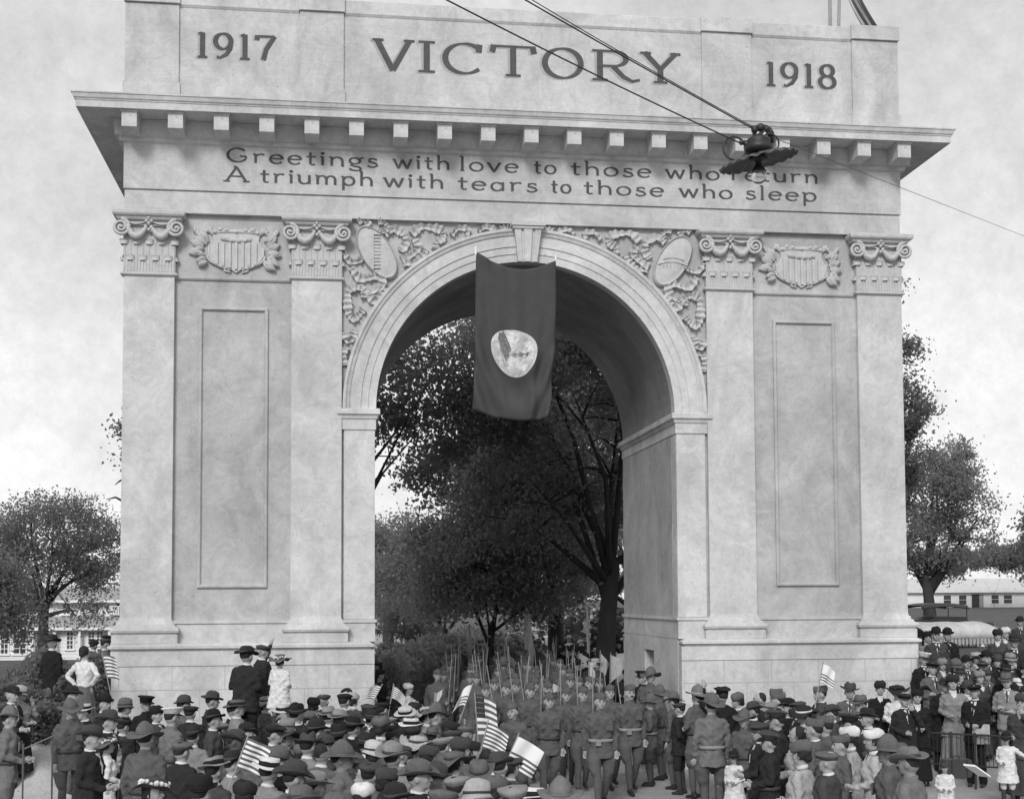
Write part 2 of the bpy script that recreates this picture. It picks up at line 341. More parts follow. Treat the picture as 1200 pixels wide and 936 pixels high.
# --- letters: pen strokes with thick and thin, built as slightly raised painted pieces
def arc(cx, cy, rx, ry, a0, a1, n=14): return [(cx+rx*cos(radians(a0+(a1-a0)*i/n)), cy+ry*sin(radians(a0+(a1-a0)*i/n))) for i in range(n+1)]
G = {   # width, strokes (unit cap height 1)
 'V': (.95, [[(.08, 1), (.47, 0)], [(.47, 0), (.88, 1)], [(-.03, .985), (.24, .985)], [(.74, .985), (1.0, .985)]]),
 'I': (.42, [[(.21, 1), (.21, 0)], [(.02, .985), (.40, .985)], [(.02, .015), (.40, .015)]]),
 'C': (.92, [arc(.48, .5, .44, .49, 48, 318, 26), [(.82, .98), (.80, .72)]]),
 'T': (.95, [[(.47, .97), (.47, 0)], [(.02, .97), (.92, .97)], [(.03, 1.0), (-.01, .76)], [(.91, 1.0), (.95, .76)], [(.30, .015), (.64, .015)]]),
 'O': (.98, [arc(.49, .5, .45, .49, 90, 450, 34)]),
 'R': (1.05, [[(.18, 1), (.18, 0)], [(.02, .985), (.45, .985)], arc(.45, .735, .28, .25, 90, -90, 14), [(.45, .485), (.2, .485)], [(.45, .485), (.68, .13), (.86, .0), (1.02, .06)], [(.02, .015), (.34, .015)]]),
 'Y': (1.0, [[(.08, 1), (.47, .45)], [(.47, .45), (.86, 1)], [(.47, .47), (.47, 0)], [(-.03, .985), (.24, .985)], [(.72, .985), (.98, .985)], [(.30, .015), (.64, .015)]]),
 '1': (.36, [[(.20, 1), (.20, 0)], [(.06, .94), (.20, .99)], [(.04, .015), (.36, .015)]]),
 '9': (.62, [arc(.31, .68, .26, .31, 0, 360, 22), [(.57, .68), (.54, .40), (.42, .16), (.20, .01), (.10, .05)]]),
 '7': (.62, [[(.03, .96), (.62, .96)], [(.62, .98), (.34, .45), (.24, 0)], [(.04, .99), (.02, .80)]]),
 '8': (.62, [arc(.31, .745, .22, .24, 90, 450, 20), arc(.31, .26, .27, .26, 90, 450, 22)]),
 'G': (1.0, [arc(.5, .5, .43, .47, 42, 330, 26), [(.88, .30), (.88, .42), (.60, .42)]]),
 'A': (1.0, [[(.50, 1), (.08, 0)], [(.50, 1), (.90, 0)], [(.24, .36), (.76, .36)], [(-.05, .015), (.22, .015)], [(.76, .015), (1.04, .015)], [(.50, .99), (.38, 1.05)]]),
 'r': (.58, [[(.14, .62), (.14, 0)], [(.02, .61), (.14, .61)], arc(.40, .34, .27, .28, 170, 62, 10)]),
 'e': (.66, [[(.08, .34), (.60, .34)], arc(.33, .31, .28, .30, 5, 322, 24)]),
 't': (.46, [[(.20, .86), (.20, .10), (.26, .02), (.42, .04)], [(.02, .58), (.44, .58)]]),
 'i': (.26, [[(.13, .62), (.13, 0)], [(.02, .61), (.13, .61)], arc(.13, .84, .035, .035, 0, 360, 8)]),
 'n': (.70, [[(.12, .62), (.12, 0)], [(.01, .61), (.12, .61)], arc(.36, .34, .24, .27, 170, 0, 12)+[(.60, 0)], [(.54, .015), (.68, .015)]]),
 'g': (.68, [arc(.30, .40, .23, .21, 0, 360, 20), [(.22, .19), (.12, .10), (.26, .03), (.48, -.02), (.58, -.14)], arc(.34, -.14, .25, .14, 0, -190, 14), [(.50, .52), (.62, .64), (.70, .60)]]),
 's': (.52, [[(.46, .52), (.30, .61), (.10, .54), (.10, .40), (.26, .33), (.42, .26), (.48, .14), (.36, .02), (.18, .0), (.04, .10)]]),
 'w': (1.0, [[(.06, .62), (.28, 0)], [(.28, 0), (.48, .60)], [(.48, .60), (.72, 0)], [(.72, 0), (.92, .62)], [(-.02, .61), (.14, .61)], [(.84, .61), (.98, .61)]]),
 'h': (.70, [[(.12, 1.02), (.12, 0)], arc(.36, .34, .24, .27, 170, 0, 12)+[(.60, 0)], [(.02, 1.0), (.12, 1.0)]]),
 'l': (.28, [[(.14, 1.02), (.14, 0)], [(.03, 1.0), (.14, 1.0)], [(.05, .015), (.23, .015)]]),
 'o': (.70, [arc(.35, .31, .29, .30, 90, 450, 24)]),
 'v': (.66, [[(.06, .62), (.32, 0)], [(.32, 0), (.58, .62)], [(-.02, .61), (.14, .61)], [(.50, .61), (.66, .61)]]),
 'u': (.70, [[(.10, .62), (.10, .26)]+arc(.34, .27, .24, .26, 180, 350, 10), [(.58, .62), (.58, 0)], [(0, .61), (.10, .61)]]),
 'm': (1.08, [[(.12, .62), (.12, 0)], [(.01, .61), (.12, .61)], arc(.33, .36, .21, .25, 170, 0, 10)+[(.54, 0)], arc(.75, .36, .21, .25, 170, 0, 10)+[(.96, 0)]]),
 'p': (.72, [[(.12, .62), (.12, -.34)], [(.01, .61), (.12, .61)], arc(.38, .31, .26, .30, 160, -160, 20)]),
 'a': (.68, [arc(.30, .29, .24, .29, 40, 330, 18), [(.56, .62), (.56, 0)]]),
 'p2': (0, []),
}
def glyph(ch, thick, thin, h, x, z, sx, y, yb, sc):
    m = MB(); st = G[ch][1]
    for si, pts in enumerate(st):
        P = [(px*h*sx, pz*h) for px, pz in pts]; n = len(P); y1 = y-.0006*si
        L = []; closed = abs(P[0][0]-P[-1][0])+abs(P[0][1]-P[-1][1]) < 1e-4
        for i in range(n):
            a = P[(i-1) % (n-1) if closed else max(i-1, 0)]; b = P[(i+1) % (n-1) if (closed and i == n-1) else min(i+1, n-1)]
            dx, dz = b[0]-a[0], b[1]-a[1]; l = sqrt(dx*dx+dz*dz) or 1; dx /= l; dz /= l
            ang = atan2(dz, dx); wd = (thin+(thick-thin)*abs(sin(ang-radians(14 if sc else 8))))*h*.5
            nx, nz = -dz*wd, dx*wd
            L.append(((P[i][0]+nx, P[i][1]+nz), (P[i][0]-nx, P[i][1]-nz)))
        b0 = len(m.v)
        for l_, r_ in L:
            m.v += [(x+l_[0], y1, z+l_[1]), (x+r_[0], y1, z+r_[1]), (x+l_[0], yb, z+l_[1]), (x+r_[0], yb, z+r_[1])]
        for i in range(n-1):
            q = b0+4*i
            for f in ((q, q+1, q+5, q+4), (q, q+4, q+6, q+2), (q+1, q+3, q+7, q+5)): m.f.append(f); m.mi.append(0)
        m.f += [(b0, b0+2, b0+3, b0+1), (b0+4*n-4, b0+4*n-3, b0+4*n-1, b0+4*n-2)]; m.mi += [0, 0]
    return m
def word(txt, x0, x1, z, h, ysurf, parent, thick=.2, thin=.07, gap=.12, halo=0):
    tot = sum(G[c][0] for c in txt)+gap*(len(txt)-1); sx = (x1-x0)/(tot*h); x = x0
    for c in txt:
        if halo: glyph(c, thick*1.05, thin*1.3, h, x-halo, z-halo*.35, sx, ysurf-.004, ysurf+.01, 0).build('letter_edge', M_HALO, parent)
        glyph(c, thick, thin, h, x, z, sx, ysurf-.009, ysurf+.01, 0).build('letter', M_LETTER, parent)
        x += (G[c][0]+gap)*h*sx
insA = empty('attic_inscription'); insA.parent = arch; insA['label'] = 'large serif capitals reading 1917 VICTORY 1918'
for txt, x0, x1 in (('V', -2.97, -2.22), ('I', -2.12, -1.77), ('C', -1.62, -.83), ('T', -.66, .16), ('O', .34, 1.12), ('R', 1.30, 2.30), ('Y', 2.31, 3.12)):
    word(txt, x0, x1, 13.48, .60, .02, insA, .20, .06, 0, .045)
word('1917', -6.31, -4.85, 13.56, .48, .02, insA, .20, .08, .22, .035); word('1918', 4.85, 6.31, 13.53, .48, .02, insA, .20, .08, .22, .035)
insF = empty('frieze_inscription'); insF.parent = arch; insF['label'] = 'two lines of dark lowercase lettering on the frieze'
for txt, x0, x1, z in (('Greetings', -5.74, -2.88, 11.55), ('with', -2.60, -1.50, 11.55), ('love', -1.32, -.16, 11.55), ('to', .13, .58, 11.55), ('those', .86, 2.48, 11.55), ('who', 2.76, 3.86, 11.55), ('return', 4.08, 5.89, 11.56),
                       ('A', -5.77, -5.32, 11.18), ('triumph', -5.11, -2.97, 11.18), ('with', -2.78, -1.62, 11.18), ('tears', -1.36, .21, 11.18), ('to', .47, .87, 11.18), ('those', 1.11, 2.73, 11.18), ('who', 3.03, 4.12, 11.18), ('sleep', 4.38, 5.86, 11.19)):
    word(txt, x0, x1, z, .275, FY, insF, .185, .075, .16)

# --- capitals
def volute(s):
    m = MB(); pts = []; rad = []
    for i in range(30):
        a = i/29*2*pi*2.1; r = .140*(1-i/29)**.8+.008
        pts.append((s*(r*cos(a+pi/2)), -.015-.03*i/29, r*sin(a+pi/2))); rad.append(.034*(1-.5*i/29))
    m.tube(pts, rad, 6); m.ball((0, -.05, 0), .025)
    m.lathe([(.10, -.12), (.105, 0)], 14); b = len(m.v)-28
    for i in range(b, len(m.v)):
        x, y, z = m.v[i]; m.v[i] = (x, -z-.12+.11, y)
    return m
vol_me = {s: volute(s).mesh('volute', M_RELIEF, True) for s in (-1, 1)}
def garland():
    m = MB(); r = random.Random(3)
    for sd in (-1, 1):
        for i in range(15):
            t = i/14; x = sd*(.05+.40*t); z = .02+(-.20*sin(pi*min(1, t*1.02))**.9)+.10*t
            m.ball((x+r.uniform(-.008, .008), -.03-.02*sin(pi*t), z), .040+.022*sin(pi*t), n=7, m=5)
        m.tube([(sd*(.05+.42*t/8), -.025, .12-.06*sin(pi*t/8)+.03*t/8) for t in range(9)], .016, 5)
    m.ball((0, -.05, .17), .045, n=8); m.ball((-.05, -.045, .12), .03); m.ball((.05, -.045, .12), .03); m.ball((0, -.05, .08), .035); m.ball((0, -.04, -.02), .03)
    for k in range(5): m.ball((.055*cos(k*1.256+.3), -.05, .17+.055*sin(k*1.256+.3)), .028, n=6, m=4)
    return m
gar_me = garland().mesh('garland', M_RELIEF, True)
lf = MB(); 
for i in range(7):                                       # curled leaf tip
    a = i/6*pi; 
    lf.v += [(-.085*cos(a), -.0-.075*sin(a)*.9, .0-.02*sin(a)), (-.06*cos(a), -.0-.05*sin(a), -.055), (-.085*cos(a)*1.02, .01-.02*sin(a), .045)]
for i in range(6):
    q = 3*i
    for f in ((q, q+1, q+4, q+3), (q, q+3, q+5, q+2)): lf.f.append(f); lf.mi.append(0)
lf.f += [(1, 4, 7, 10, 13, 16, 19), (2, 20, 17, 14, 11, 8, 5)]; lf.mi += [0, 0]
leaf_me = lf.mesh('acanthus_tip', M_RELIEF, True)
def capital(cx):
    bell = MB().box(-.475, .475, -.012, .13, 9.40, 10.30)
    for i in range(17):                                  # flute ribs
        x = -.45+.9*i/16; bell.tube([(x, -.014, 9.42), (x, -.014, 9.66 if i % 2 else 9.97)], .014, 5)
    bell.v = [(x+cx, y, z) for x, y, z in bell.v]; c = bell.build('capital', M_RELIEF, arch)
    ring([(.03, 10.37), (.09, 10.375), (.11, 10.40), (.115, 10.43), (.16, 10.44), (.18, 10.47), (.18, 10.525), (.16, 10.545), (0, 10.55)], cx-.48, cx+.48, -.03, .12).build('abacus', M_RELIEF, c)
    ring([(0, 10.27), (.04, 10.275), (.05, 10.36), (.02, 10.385), (0, 10.386)], cx-.44, cx+.44, -.02, .12).build('echinus', M_RELIEF, c)
    ring([(0, 9.335), (.03, 9.34), (.055, 9.36), (.055, 9.385), (.03, 9.40), (0, 9.405)], cx-.465, cx+.465, 0, .12).build('astragal', M_RELIEF, c)
    for s in (-1, 1): link('volute', vol_me[s], c, loc=(cx+s*.50, -.10, 10.22)).scale = (1.1, 1.2, 1.1)
    link('garland', gar_me, c, loc=(cx, -.05, 10.21)).scale = (1, 1.3, 1.15)
    for i in range(4): link('acanthus_tip', leaf_me, c, loc=(cx-.345+.23*i, -.012, 9.68))
    for i in range(5): link('acanthus_tip', leaf_me, c, loc=(cx-.46+.23*i, -.012, 9.98))
    for z in (9.68, 9.98):
        for s in (-1, 1): link('acanthus_tip', leaf_me, c, loc=(cx+s*.478, .05, z), rz=s*pi/2)
for cx in (-7.138, -4.036, 4.036, 7.138): capital(cx)

# --- shield reliefs between the capitals
def leaf_mesh(L=.2, w_=.06, d=.035):
    m = MB(); n = 6
    for i in range(n+1):
        t = i/n; ww = w_*sin(pi*min(.98, t*.9+.08)); z = L*t; cv = -.012-d*sin(pi*t)
        m.v += [(-ww, -.0, z), (-ww*.5, cv, z), (0, cv*.55, z), (ww*.5, cv, z), (ww, 0, z)]
    for i in range(n):
        for k in range(4): q = 5*i+k; m.f.append((q, q+1, q+6, q+5)); m.mi.append(0)
    return m
leafr_me = leaf_mesh().mesh('laurel_leaf', M_RELIEF, True)
def shield(cx):
    sh = MB(); cz = 9.86
    hw = [(-.36, .60), (-.30, .60), (-.12, .46), (.0, .40), (.16, .40), (.30, .42)]
    out_ = [(0, -.40), (.10, -.33), (.28, -.29), (.42, -.20), (.50, -.06), (.49, .08), (.42, .22), (.44, .34), (.30, .36), (0, .37)]
    prof = out_+[(-x, z) for x, z in out_[-2:0:-1]]
    n = len(prof); sh.add([(cx+x, YF-.05, cz+z) for x, z in prof]+[(cx+x*1.0, YF+.01, cz+z) for x, z in prof], [tuple(reversed(range(n)))]+[(i, (i+1) % n, n+(i+1) % n, n+i) for i in range(n)])
    c = sh.build('shield', M_RELIEF, arch)
    for i in range(13):                                  # stripes in relief
        if i % 2 == 0:
            x = -.36+.72*i/12; zb = -.24-.10*(1-abs(x)/.4); MB().box(cx+x-.026, cx+x+.026, YF-.085, YF-.04, cz+zb, cz+.17).build('stripe', M_RELIEF, c)
    m = MB(); m.tube([(cx+x*1.02, YF-.05, cz+z) for x, z in prof[1:6]], .024, 6).tube([(cx-x*1.02, YF-.05, cz+z) for x, z in prof[1:6]], .024, 6); m.build('shield_rim', M_RELIEF, c, smooth=True)
    r = random.Random(5)
    m = MB()
    for k in range(22):                                  # swag of ribbon and fruit over the top
        t = k/21; x = -.26+.52*t; m.ball((cx+x, YF-.06, cz+.245-.03*sin(pi*t)+r.uniform(-.01, .01)), .030, .04, .048, n=6, m=4)
    m.tube([(cx-.42, YF-.03, cz+.37), (cx-.2, YF-.03, cz+.39), (cx+.2, YF-.03, cz+.39), (cx+.42, YF-.03, cz+.37)], .05, 6).tube([(cx, YF-.03, cz+.39), (cx, YF-.03, cz+.2)], .03, 6)
    for x, z, q in ((-.40, .37, .055), (-.30, .42, .06), (-.18, .41, .05), (0, .38, .045), (.18, .41, .05), (.30, .42, .06), (.40, .37, .055)): m.ball((cx+x, YF-.05, cz+z), q, .05, q*.8, n=8, m=5)
    m.build('fruit_swag', M_RELIEF, c, smooth=True)
    for s in (-1, 1):
        m = MB()
        for k in range(9):
            t = k/8; m.ball((cx+s*(.44+.32*t), YF-.035, cz+.36+.06*sin(t*7)), .045, .04, .05+.02*sin(t*9), n=6, m=4)
        m.build('ribbon_end', M_RELIEF, c, smooth=True)
        for k in range(11):
            t = k/10; o = link('laurel_leaf', leafr_me, c, loc=(cx+s*(.50+.10*sin(t*3)+r.uniform(-.02, .03)), YF-.02-.004*k, cz+.22-.42*t))
            o.rotation_euler = (0, s*radians(60+50*t+r.uniform(-25, 35)), 0); k2 = r.uniform(.7, 1.15); o.scale = (k2*1.2, 1.8, k2*1.2)
        m = MB()
        for k in range(12):
            t = k/11; m.ball((cx+s*(.53-.40*t*t), YF-.04, cz-.10-.24*t), .030, .035, .03, n=6, m=4)
        m.tube([(cx+s*(.10+.13*sin(a*.9)), YF-.03, cz-.36-.03*cos(a*2)) for a in [i*.35 for i in range(9)]], .018, 5)
        m.build('bead_swag', M_RELIEF, c, smooth=True)
for cx in (-5.55, 5.55): shield(cx)

# --- spandrel reliefs: oval medallion and fluttering ribbons
def spandrel(s):
    c = None
    def T(px, py): p = at_y(395+px/4.929, 250+py/4.929, YF); return (s*abs(p.x), p.z)
    ox, oz = T(228, 230); m = MB(); NO = 30; rings = [(1.0, .01), (1.0, -.07), (.95, -.115), (.89, -.075), (.6, -.10), (.01, -.11)]
    tl = radians(-28)*s
    for k, y in rings:
        for i in range(NO):
            a = 2*pi*i/NO; u = .285*k*cos(a); v = .56*k*sin(a)*(1 if sin(a) > 0 else .92)
            m.v.append((ox+u*cos(tl)-v*sin(tl)*-1*(-1), YF+y, oz+u*sin(tl)*1+v*cos(tl)))
    # rotate so that the top leans towards the pilaster
    m.v = []
    for k, y in rings:
        for i in range(NO):
            a = 2*pi*i/NO; u = .30*k*cos(a); v = .58*k*sin(a); th = radians(-32)*s
            m.v.append((ox+u*cos(th)-v*sin(th)*-1*-1, YF+y, oz+u*sin(th)+v*cos(th)))
    for r in range(len(rings)-1):
        for i in range(NO): m.f.append((r*NO+i, r*NO+(i+1) % NO, (r+1)*NO+(i+1) % NO, (r+1)*NO+i)); m.mi.append(0)
    m.f.append(tuple((len(rings)-1)*NO+i for i in range(NO))); m.mi.append(0)
    c = m.build('medallion', M_RELIEF, arch, smooth=False)
    m = MB()
    if s < 0:
        for i in range(11): m.box(ox-.06, ox+.07, YF-.125, YF-.09, oz+.33-.065*i, oz+.345-.065*i)
        m.box(ox-.07, ox-.055, YF-.128, YF-.09, oz-.34, oz+.36)
    else:
        m.tube([(ox-.30+.06*i, YF-.112, oz-.08+.05*sin(i*.35)) for i in range(11)], .014, 5); m.tube([(ox-.20+.06*i, YF-.114, oz+.02+.03*sin(i*.5)) for i in range(8)], .010, 5)
        for i in range(7): m.tube([(ox-.2+.07*i, YF-.11, oz-.14), (ox-.19+.07*i, YF-.11, oz-.06)], .008, 4)
    m.build('raised_lettering' if s < 0 else 'ship_relief', M_RELIEF, c)
    paths = [[(430, 130), (480, 85), (560, 92), (612, 115), (604, 150), (572, 175), (570, 210)], [(372, 275), (430, 245), (465, 200), (440, 150)], [(385, 288), (440, 292), (490, 258), (515, 215)],
             [(275, 130), (330, 98), (382, 125), (395, 175), (368, 225)], [(80, 320), (120, 372), (180, 380), (240, 362)], [(268, 368), (250, 425), (185, 470), (215, 508), (245, 470), (280, 425)],
             [(160, 495), (155, 450), (110, 432), (70, 450), (62, 510), (66, 580), (90, 608), (125, 590), (150, 560)], [(45, 690), (58, 738), (88, 720), (100, 678)], [(45, 780), (38, 830), (42, 880)],
             [(660, 135), (700, 92), (755, 100), (742, 150)], [(815, 112), (860, 82), (915, 100)], [(40, 230), (70, 280), (130, 282), (140, 260)], [(235, 60), (265, 55), (290, 85), (270, 110), (240, 100)], [(120, 60), (150, 45), (180, 60), (160, 80)], [(940, 100), (980, 85), (1005, 95)]]
    for pi_, P in enumerate(paths):
        Q = [T(*p) for p in P]; pts = []
        for i in range(len(Q)-1):                        # catmull-rom
            p0, p1, p2, p3 = Q[max(i-1, 0)], Q[i], Q[i+1], Q[min(i+2, len(Q)-1)]
            for k in range(11):
                t = k/11; pts.append(tuple(.5*((2*p1[j])+(-p0[j]+p2[j])*t+(2*p0[j]-5*p1[j]+4*p2[j]-p3[j])*t*t+(-p0[j]+3*p1[j]-3*p2[j]+p3[j])*t**3) for j in (0, 1)))
        pts.append(Q[-1]); m = MB(); n = len(pts); wd = .085 if pi_ < 9 else .06
        for i, (x, z) in enumerate(pts):
            a = pts[max(i-1, 0)]; b = pts[min(i+1, n-1)]; dx, dz = b[0]-a[0], b[1]-a[1]; l = sqrt(dx*dx+dz*dz) or 1; nx, nz = -dz/l, dx/l
            ww = wd*(.80+.22*sin(i*.30+pi_)+.14*sin(i*1.15)); y = YF-.060-.022*sin(i*1.15)-.02*sin(i*.3)
            m.v += [(x+nx*ww, YF+.005, z+nz*ww), (x+nx*ww, y-.045, z+nz*ww), (x, y, z), (x-nx*ww, y-.015, z-nz*ww), (x-nx*ww, YF+.005, z-nz*ww)]
        for i in range(n-1):
            for k in range(4): q = 5*i+k; m.f.append((q, q+5, q+6, q+1) if s > 0 else (q, q+1, q+6, q+5)); m.mi.append(0)
        m.f += [(0, 1, 2, 3, 4), tuple(5*n-5+k for k in (4, 3, 2, 1, 0))]; m.mi += [0, 0]
        m.build('ribbon', M_RELIEF, c)
for s in (-1, 1): spandrel(s)
# ------------------------------------------------------------------ ground
M_GRASS = mat('mown_grass', .10, .95, .35, 1.2, .8, 60, fine=.3)
M_ROAD = mat('worn_gravel_road', .32, .95, .22, .9, .6, 50, fine=.22)
M_PATH = mat('trodden_path', .50, .95, .22, 1.4, .8, 50, fine=.22)
def sheet(name, xs, ys, zf, m_, **kw):
    nx, ny = len(xs), len(ys); v = [(x, y, zf(x, y)) for y in ys for x in xs]
    f = [(j*nx+i, j*nx+i+1, (j+1)*nx+i+1, (j+1)*nx+i) for j in range(ny-1) for i in range(nx-1)]
    me = bpy.data.meshes.new(name); me.from_pydata(v, [], f); me.materials.append(m_); me.polygons.foreach_set('use_smooth', [True]*len(f)); return link(name, me, **kw)
xs = [-900, -500, -250, -120, -70, -45, -32, -26, -22]+[-20+.5*i for i in range(81)]+[22, 26, 32, 45, 70, 120, 250, 500, 900]
ys = [-300, -120, -60, -35, -25, -18]+[-14+.5*i for i in range(60)]+[16, 20, 26, 34, 44, 56, 70, 90, 115, 140, 200, 320, 600, 1200]
sheet('ground', xs, ys, lambda x, y: ground_z(x, y)-.02, M_GRASS, kind='structure')
sheet('road', [-5.2+.65*i for i in range(17)], [-60, -40, -30, -24, -20]+[-16+.75*i for i in range(50)]+[26, 34, 50, 80, 120, 160], lambda x, y: ground_z(x, y)+.012, M_ROAD, kind='structure')
sheet('pavement', [5.25+.75*i for i in range(18)], [-60, -30]+[-18+.6*i for i in range(31)], lambda x, y: ground_z(x, y)+.008, M_ROAD, kind='structure')
sheet('path', [-14.0+.3*i for i in range(30)], [-60, -30]+[-18+.3*i for i in range(58)], lambda x, y: ground_z(x, y)+.035, M_PATH, kind='structure')

# ------------------------------------------------------------------ trees
def leaf_mat(name, g): 
    m_ = mat(name, g, .55, .6, 1.1, spec=.35, fine=.6); t = m_.node_tree; b = t.nodes['Principled BSDF']; tr = t.nodes.new('ShaderNodeBsdfTranslucent'); mx = t.nodes.new('ShaderNodeMixShader'); mx.inputs[0].default_value = .45
    tr.inputs[0].default_value = (g*3.4, g*3.4, g*3.4, 1); t.links.new(b.outputs[0], mx.inputs[1]); t.links.new(tr.outputs[0], mx.inputs[2]); t.links.new(mx.outputs[0], t.nodes['Material Output'].inputs[0]); return m_
ML_DARK = leaf_mat('dark_leaves', .12); ML_MID = leaf_mat('mid_leaves', .17); ML_PALE = leaf_mat('pale_leaves', .13)
M_BARK = mat('bark', .045, .95, .3, 4, .9, 18, stretch=(1, 1, .3))
def tree(name, base, h, trunk_r, crown, nleaf, lm, label, seed=1, fork=.45, lean=(0, 0), leaf=.26, limbs=7, clump=None, cs=1.0, group='trees beyond the arch', cat='tree', hollow=.55):
    """crown: list of (dx,dy,z,rx,ry,rz) ellipsoids relative to the base"""
    rnd = np.random.RandomState(seed); rr = random.Random(seed)
    root = empty(name, base, label=label, cat=cat, group=group)
    m = MB(); f = Vector((lean[0], lean[1], h*fork))
    trunk = [Vector((0, 0, -.3)), Vector((lean[0]*.1, lean[1]*.1, h*fork*.25)), Vector((lean[0]*.45, lean[1]*.45, h*fork*.6)), f]
    m.tube(trunk, [trunk_r*1.25, trunk_r, trunk_r*.85, trunk_r*.7], 10)
    tops = []
    for k in range(limbs):
        e = crown[k % len(crown)]; a = rr.uniform(0, 2*pi); q = Vector((e[0]+e[3]*.55*cos(a), e[1]+e[4]*.55*sin(a), e[2]+e[5]*rr.uniform(-.3, .6)))
        st = trunk[2].lerp(f, rr.random()); mid = st.lerp(q, .5)+Vector((rr.uniform(-.4, .4), rr.uniform(-.4, .4), .35))
        m.tube([st, st.lerp(mid, .5), mid, mid.lerp(q, .6), q], [trunk_r*.42, trunk_r*.32, trunk_r*.22, trunk_r*.14, trunk_r*.05], 6)
        for j in range(3):
            s0 = mid.lerp(q, rr.uniform(.1, .8)); d = Vector((rr.uniform(-1, 1), rr.uniform(-1, 1), rr.uniform(-.2, .8))).normalized()*rr.uniform(.8, 1.8)*cs
            m.tube([s0, s0+d*.5+Vector((0, 0, .1)), s0+d], [trunk_r*.15, trunk_r*.1, .01], 5)
    m.build('trunk', M_BARK, root, smooth=True)
    nleaf = int(nleaf*3.1); vol = [e[3]*e[4]*e[5] for e in crown]; tot = sum(vol); V = []; 
    nc = int((clump or 90)*1.5)
    for e, vv in zip(crown, vol):
        k = max(6, int(nc*vv/tot)); u = rnd.normal(size=(k, 3)); u /= np.linalg.norm(u, axis=1)[:, None]
        nleaf_=0; rad = (hollow+(1-hollow)*rnd.rand(k)**.7)[:, None]; c = u*rad*np.array([e[3], e[4], e[5]])+np.array([e[0], e[1], e[2]])
        n_ = int(nleaf*vv/tot); idx = rnd.randint(0, k, n_); sz = (.35+.60*rnd.rand(k))*cs
        o = rnd.normal(size=(n_, 3))*np.array([.62, .62, .40])*sz[idx][:, None]; V.append(c[idx]+o)
    P = np.concatenate(V); n = len(P); s_ = leaf*.50*(.6+.8*rnd.rand(n))[:, None]
    a = rnd.normal(size=(n, 3)); a /= np.linalg.norm(a, axis=1)[:, None]; b = rnd.normal(size=(n, 3)); b[:, 2] *= .5; b = np.cross(a, b); b /= np.linalg.norm(b, axis=1)[:, None]
    fold = np.cross(a, b)*s_*.25
    v = np.stack([P-a*s_*.5, P+b*s_*.32+fold, P+a*s_*.6, P-b*s_*.32+fold], 1).reshape(-1, 3)
    me = bpy.data.meshes.new('crown'); me.vertices.add(4*n); me.vertices.foreach_set('co', v.ravel().astype(np.float32)); me.loops.add(4*n); me.loops.foreach_set('vertex_index', np.arange(4*n, dtype=np.int32))
    me.polygons.add(n); me.polygons.foreach_set('loop_start', np.arange(0, 4*n, 4, dtype=np.int32)); me.materials.append(lm); me.update(calc_edges=True); me.validate()
    link('crown', me, root); return root
def tbase(px, d): p = at_d(px, d); p.z = ground_z(p.x, p.y)-.05; return p
def tz(py, d): return 3.3+(700-py)*d/FPX                 # height seen at picture row py and distance d
# big tree right of the opening (trunk 705) and its neighbours
tree('shade_tree', tbase(706, 38), 11, .30, [(-.5, 0, 8.5, 3.2, 3.0, 2.8), (-3.2, .5, 6.6, 2.6, 2.4, 2.4), (2.0, 0, 9.5, 2.6, 2.6, 2.2), (2.4, .5, 5.0, 1.8, 2, 1.6), (-1.2, 0, 11.0, 2.8, 2.8, 1.6)], 11000, ML_DARK, 'tall dark shade tree with the thickest trunk, at the right side of the arch opening', 11, .40, (.3, 0), .27, 12, 110)
tree('shade_tree', tbase(651, 46), 12, .30, [(0, 0, 8.5, 3.2, 3, 3.4), (-2, 0, 6.3, 2.4, 2.4, 2.2), (.5, .5, 11.5, 3.0, 3, 2.2)], 12000, ML_DARK, 'dark tree with slimmer straight trunk just left of the thickest trunk in the opening', 12, .4, (0, 0), .29, 9, 110)
tree('shade_tree', tbase(575, 43), 10, .13, [(.7, 0, 6.6, 2.5, 2.4, 2.6), (1.2, 0, 8.2, 2.2, 2.3, 1.8), (-.8, 0, 4.5, 2.2, 2, 1.6), (1.6, 0, 4.3, 2.6, 2, 1.6), (-.2, -.7, 3.5, 2.6, 1.4, .8)], 18000, ML_MID, 'dense rounded tree filling the middle of the arch opening', 13, .25, (0, 0), .25, 8, 150)
tree('shade_tree', tbase(402, 36), 12, .15, [(1.6, 0, 9.2, 2.4, 1.6, 1.6), (3.8, 0, 9.7, 2.0, 1.6, 1.4), (1.7, 0, 8.1, 1.6, 1.5, .7), (3.6, .3, 8.4, 1.4, 1.5, .9), (-1.3, 0, 8.6, 1.9, 1.8, 1.8)], 5600, ML_DARK, 'thin crowned tree arching over the upper left of the arch opening with sky showing through', 14, .55, (-.3, 0), .25, 3, 110)
tree('shade_tree', tbase(455, 62), 9, .3, [(0, 0, 5.4, 1.9, 2.4, 1.9), (-1.4, 0, 5, 2.3, 2, 2.2), (1.2, 0, 4.2, 1.6, 2, 1.6)], 6000, ML_MID, 'smaller tree low at the left edge of the arch opening', 15, .35, (0, 0), .3, 7, 90)
tree('shade_tree', tbase(520, 55), 7, .2, [(0, 0, 4.4, 2.4, 2, 1.7), (1.6, 0, 4.2, 2, 2, 1.5), (-1.6, 0, 3.8, 1.6, 2, 1.3)], 7000, ML_PALE, 'low pale leafed tree behind the crowd at the lower left of the opening', 16, .3, (0, 0), .28, 6, 80)
